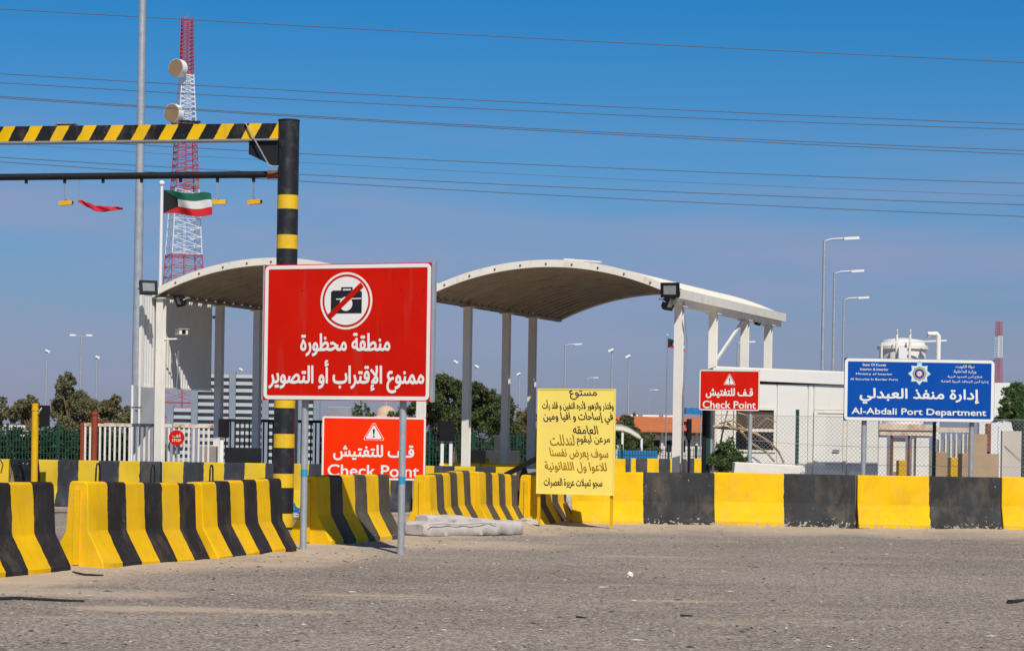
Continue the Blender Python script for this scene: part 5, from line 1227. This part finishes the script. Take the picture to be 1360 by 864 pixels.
for px, py, lb in ((648, 609, 'short yellow bollard behind the barriers, left of the orange reflector'), (674.5, 612, 'short yellow stub post behind the middle barriers'), (693, 613, 'short yellow stub post nearest the yellow board')):
    Y = 53; root = thing('bollard', lb, 'bollard', (gx(px, Y), Y, 0), 0, 'yellow bollards'); MB().tube((0, 0, -0.05), (0, 0, zz(px, py, Y)), 0.05, n=12).build('tube', M['ochre'], root, 50); MB().tube((0, 0, zz(px, py, Y)), (0, 0, zz(px, py, Y)+0.02), 0.04, 0.02, 12).build('cap', M['ochre'], root, 50)
def boom():
    Y = 46.5; p0, p1 = at(671, 630.5, Y), at(716, 607, Y-0.2); root = thing('boom_arm', 'black boom arm slanting up behind the barriers beside the yellow board', 'boom barrier', (p1.x, p1.y, 0))
    MB().bar(p0-root.location, p1-root.location + (p1-p0)*0.25, 0.07, 0.1).build('arm', M['blackplastic'], root)
    c = at(697, 620, Y+0.05) - root.location; m = MB(); m.prism([(c.x-0.12, c.z-0.22), (c.x+0.10, c.z-0.22), (c.x+0.02, c.z+0.02), (c.x-0.03, c.z+0.02)], c.y-0.03, c.y+0.03); m.build('bracket', M['black'], root)
    MB().span(c.x-0.05, c.x+0.75, c.y+0.1, c.y+0.5, -0.05, c.z-0.04).build('cabinet', M['hoard'], root)
boom()
def dome():
    Y = 240; c = at(512, 600, Y); root = thing('domed_kiosk', 'small sand-coloured dome far off above the low orange sign', 'dome', (c.x, Y, 0)); zb = zz(512, 552, Y); r = 1.15
    MB().span(-1.3, 1.3, -1.3, 1.3, 0, zb).build('wall', M['render'], root); m = MB(); n = 20; vs = [(r*math.cos(R(e_))*math.cos(2*math.pi*i/n), r*math.cos(R(e_))*math.sin(2*math.pi*i/n), zb + r*0.95*math.sin(R(e_))) for e_ in range(0, 90, 11) for i in range(n)]
    m.add(vs, [(k*n+i, k*n+(i+1) % n, (k+1)*n+(i+1) % n, (k+1)*n+i) for k in range(8) for i in range(n)] + [tuple(range(8*n, 9*n))]); m.build('dome', M['dome'], root, 60)
    MB().tube((0, 0, zb+r*0.9), (0, 0, zb+r*0.95+0.6), 0.05).build('finial', M['dome'], root)
dome()

# ------------------------------------------------------------------ loose things on the ground
def bundle():
    a, b = at(568, 712, 35.3), at(700, 706, 36.9); d = b-a; d.z = 0; L = d.length; rz = math.atan2(d.y, d.x)
    root = thing('cloth_bundle', 'grubby white rolled mattress lying in front of the middle barriers', 'mattress', (a.x, a.y, 0), rz)
    def slab(x0, x1, y0, y1, h, seed, name, zoff=0.0, rise=None):
        m = MB(); n1, n2 = 34, 16; vs = []
        for i in range(n1+1):
            for j in range(n2+1):
                u, v = i/n1, 2*math.pi*j/n2; cx, sy = math.cos(v), math.sin(v); e_ = 0.32
                yy = (abs(cx)**e_)*(1 if cx > 0 else -1); z = (abs(sy)**e_)*(1 if sy > 0 else -1); k = 1-max(0, abs(u-0.5)*2-0.93)*5
                hh = h*(rise(u) if rise else 1.0); x = x0+(x1-x0)*u
                n_ = noise.noise((x*5+seed, yy*2.2, z*2.2)); n3 = noise.noise((x*14+seed, yy*5, z*5))
                ct = 0.03*math.sin(u*9+seed)
                vs.append((x, (y0+y1)/2 + (y1-y0)/2*yy*k + 0.04*n_, max(0.012, zoff + hh/2*(1+z*k) + (0.035*n_ + 0.014*n3 + ct*0.3)*(1 if z > 0 else 0.3))))
        m.grid(vs, n1+1, n2+1); m.add([vs[j] for j in range(n2)], [tuple(range(n2-1, -1, -1))]); m.add([vs[n1*(n2+1)+j] for j in range(n2)], [tuple(range(n2))]); o = m.build(name, M['tarp'], root, 70)
    slab(0.0, L, 0.0, 0.62, 0.235, 1.0, 'lower_fold'); slab(0.22, L*0.78, 0.16, 0.6, 0.17, 4.0, 'upper_fold', 0.19, lambda u: 1.0-0.6*u)
    MB().path([(0.0+0.3*k, -0.02-0.01*(k % 2), 0.205+0.012*math.sin(k*2)) for k in range(0, 6)], 0.006, 5).build('seam_piping', M['hoard'], root)
bundle()
def crumple(name, label, cat, p, s, mt, seed, flat=1.0):
    n1, n2 = 16, 12; m = MB(); vs = []
    for i in range(n1+1):
        for j in range(n2):
            th, ph = math.pi*i/n1, 2*math.pi*j/n2; d = Vector((math.sin(th)*math.cos(ph), math.sin(th)*math.sin(ph), math.cos(th)))
            r = 1 + 0.5*noise.noise(d*2.2+Vector((seed, 0, 0))) + 0.25*noise.noise(d*6+Vector((seed, 3, 0))); vs.append((d.x*s[0]*r, d.y*s[1]*r, max(-s[2]*0.9, d.z*s[2]*r)))
    m.add(vs, [(i*n2+j, i*n2+(j+1) % n2, (i+1)*n2+(j+1) % n2, (i+1)*n2+j) for i in range(n1) for j in range(n2)]); o = m.build(name, M[mt], None, 25); o.location = p
    return tag(o, label, cat)
crumple('plastic_bag', 'crumpled silvery plastic stuffed in the gap behind the yellow board', 'plastic bag', at(757, 672, 43.9), (0.16, 0.14, 0.28), 'foil', 3)
crumple('plastic_bag', 'crumpled blue plastic at the foot of the black gantry post', 'plastic bag', (gx(386, 43.4), 43.4, 0.13), (0.20, 0.14, 0.13), 'bluesheet', 8)
crumple('paper_litter', 'crumpled white paper beside the blue plastic', 'litter', (gx(391, 42.6), 42.6, 0.06), (0.12, 0.09, 0.06), 'tarp', 12)
crumple('sand_lump', 'broken lump of concrete in the sand at the left leg of the yellow board', 'rubble', at(700, 694, 40.2), (0.22, 0.14, 0.08), 'conc', 15)
def blue_pipe():
    Y = 44.0; a, b = at(367, 641, Y), Vector((gx(382, Y), Y-0.1, 0.02)); root = thing('broken_chair', 'broken blue plastic strut with a pale blade beside the gantry post', 'debris', (a.x, a.y, 0)); o = root.location
    MB().bar(a-o, b-o, 0.05, 0.06).build('strut', M['bluesheet'], root); c = at(371, 630, Y); m = MB(); m.add([at(364, 640, Y)-o, at(367, 641, Y)-o, at(373, 629, Y)-o, at(370, 629.5, Y)-o], [(0, 1, 2, 3)]); q = m.build('blade', M['galv'], root); q.modifiers.new('thickness', 'SOLIDIFY').thickness = 0.01
    MB().path([at(366, 652, Y)-o, at(375, 650, Y)-o, at(388, 651, Y)-o], 0.012, 5).build('wire', M['galvd'], root); MB().path([at(366, 657, Y)-o, at(377, 654, Y)-o, at(387, 658, Y)-o], 0.010, 5).build('wire', M['galvd'], root)
    MB().path([at(372, 651, Y)-o, (at(366, 650, Y).x-o.x, 0.25, 0.01)], 0.02, 6).build('foot', M['bluesheet'], root)
blue_pipe()
def black_sheet():
    Y = 46.6; root = thing('black_sheeting', 'shiny black plastic sheeting in the gap between the far left barriers', 'sheeting', (gx(36, Y), Y, 0)); m = MB(); vs = []
    for i in range(13):
        for j in range(9):
            x = -0.28+0.56*i/12; z = 0.02+0.98*j/8; vs.append((x - 0.12*(z-0.5), 0.08*math.sin(i*1.4+j*0.5)+0.04*noise.noise((x*6, z*6, 1)), z))
    m.grid(vs, 13, 9); o = m.build('sheet', M['glossblack'], root, 60); o.modifiers.new('thickness', 'SOLIDIFY').thickness = 0.01
    MB().path([(-0.45, -0.45, 1.0), (-0.38, -0.5, 0.9), (-0.42, -0.5, 0.72)], 0.012, 5).build('loose_strap', M['rubber'], root); MB().path([(-0.1, -0.35, 1.03), (-0.2, -0.42, 0.9), (-0.24, -0.42, 0.62)], 0.012, 5).build('loose_strap', M['rubber'], root)
M['glossblack'] = mat('glossy_black_plastic', (0.02, 0.022, 0.028), 0.18, 0.2, 6)
black_sheet()
def flat_litter(name, label, cat, pts_px, mt, h=0.012, wd=None):
    "thin strip lying along ground points"
    P = []
    for px, py in pts_px:
        dx, dy = px-CX, CY-py; v = dx*math.sin(ROLL)+dy*math.cos(ROLL); P.append(at(px, py, -CAMH*FPX/v))
    root = P[0].copy(); m = MB(); pts = [p-root for p in P]; m.path([(p.x, p.y, ground_h(p.x+root.x, p.y+root.y)+h*0.6) for p in pts], wd or 0.03, 6, (wd or 0.03)*0.4); o = m.build(name, M[mt], None, 50); o.location = (root.x, root.y, 0.0); tag(o, label, cat)
flat_litter('rubber_strip', 'long black rubber strip lying on the sand at lower left', 'rubber strip', [(-8, 797), (20, 795.5), (45, 796.5), (75, 798), (112, 799)], 'rubber', 0.02, 0.022)
flat_litter('rubber_strip', 'short black rubber strip at the foot of the near left barrier', 'rubber strip', [(97, 762), (112, 764.5), (137, 765)], 'rubber', 0.02, 0.022)
flat_litter('paper_litter', 'white scrap on the asphalt below the yellow board', 'litter', [(796, 781), (808, 780)], 'tarp', 0.012, 0.02)
flat_litter('rubber_strip', 'small dark strip on the asphalt near the right picture edge', 'rubber strip', [(1340, 802), (1352, 800), (1362, 798)], 'rubber', 0.02, 0.03)
flat_litter('rubber_strip', 'small dark strip on the asphalt at lower middle', 'rubber strip', [(904, 818), (920, 818)], 'rubber', 0.01, 0.016)
flat_litter('rubber_strip', 'tiny dark strip on the asphalt below the white scrap', 'rubber strip', [(766, 819.5), (778, 820.5)], 'rubber', 0.01, 0.014)
crumple('stone', 'white stone lying on the asphalt right of the white scrap', 'stone', (at(838, 764, 25.4).x, 25.6, 0.03), (0.035, 0.03, 0.035), 'whiteconc', 21)
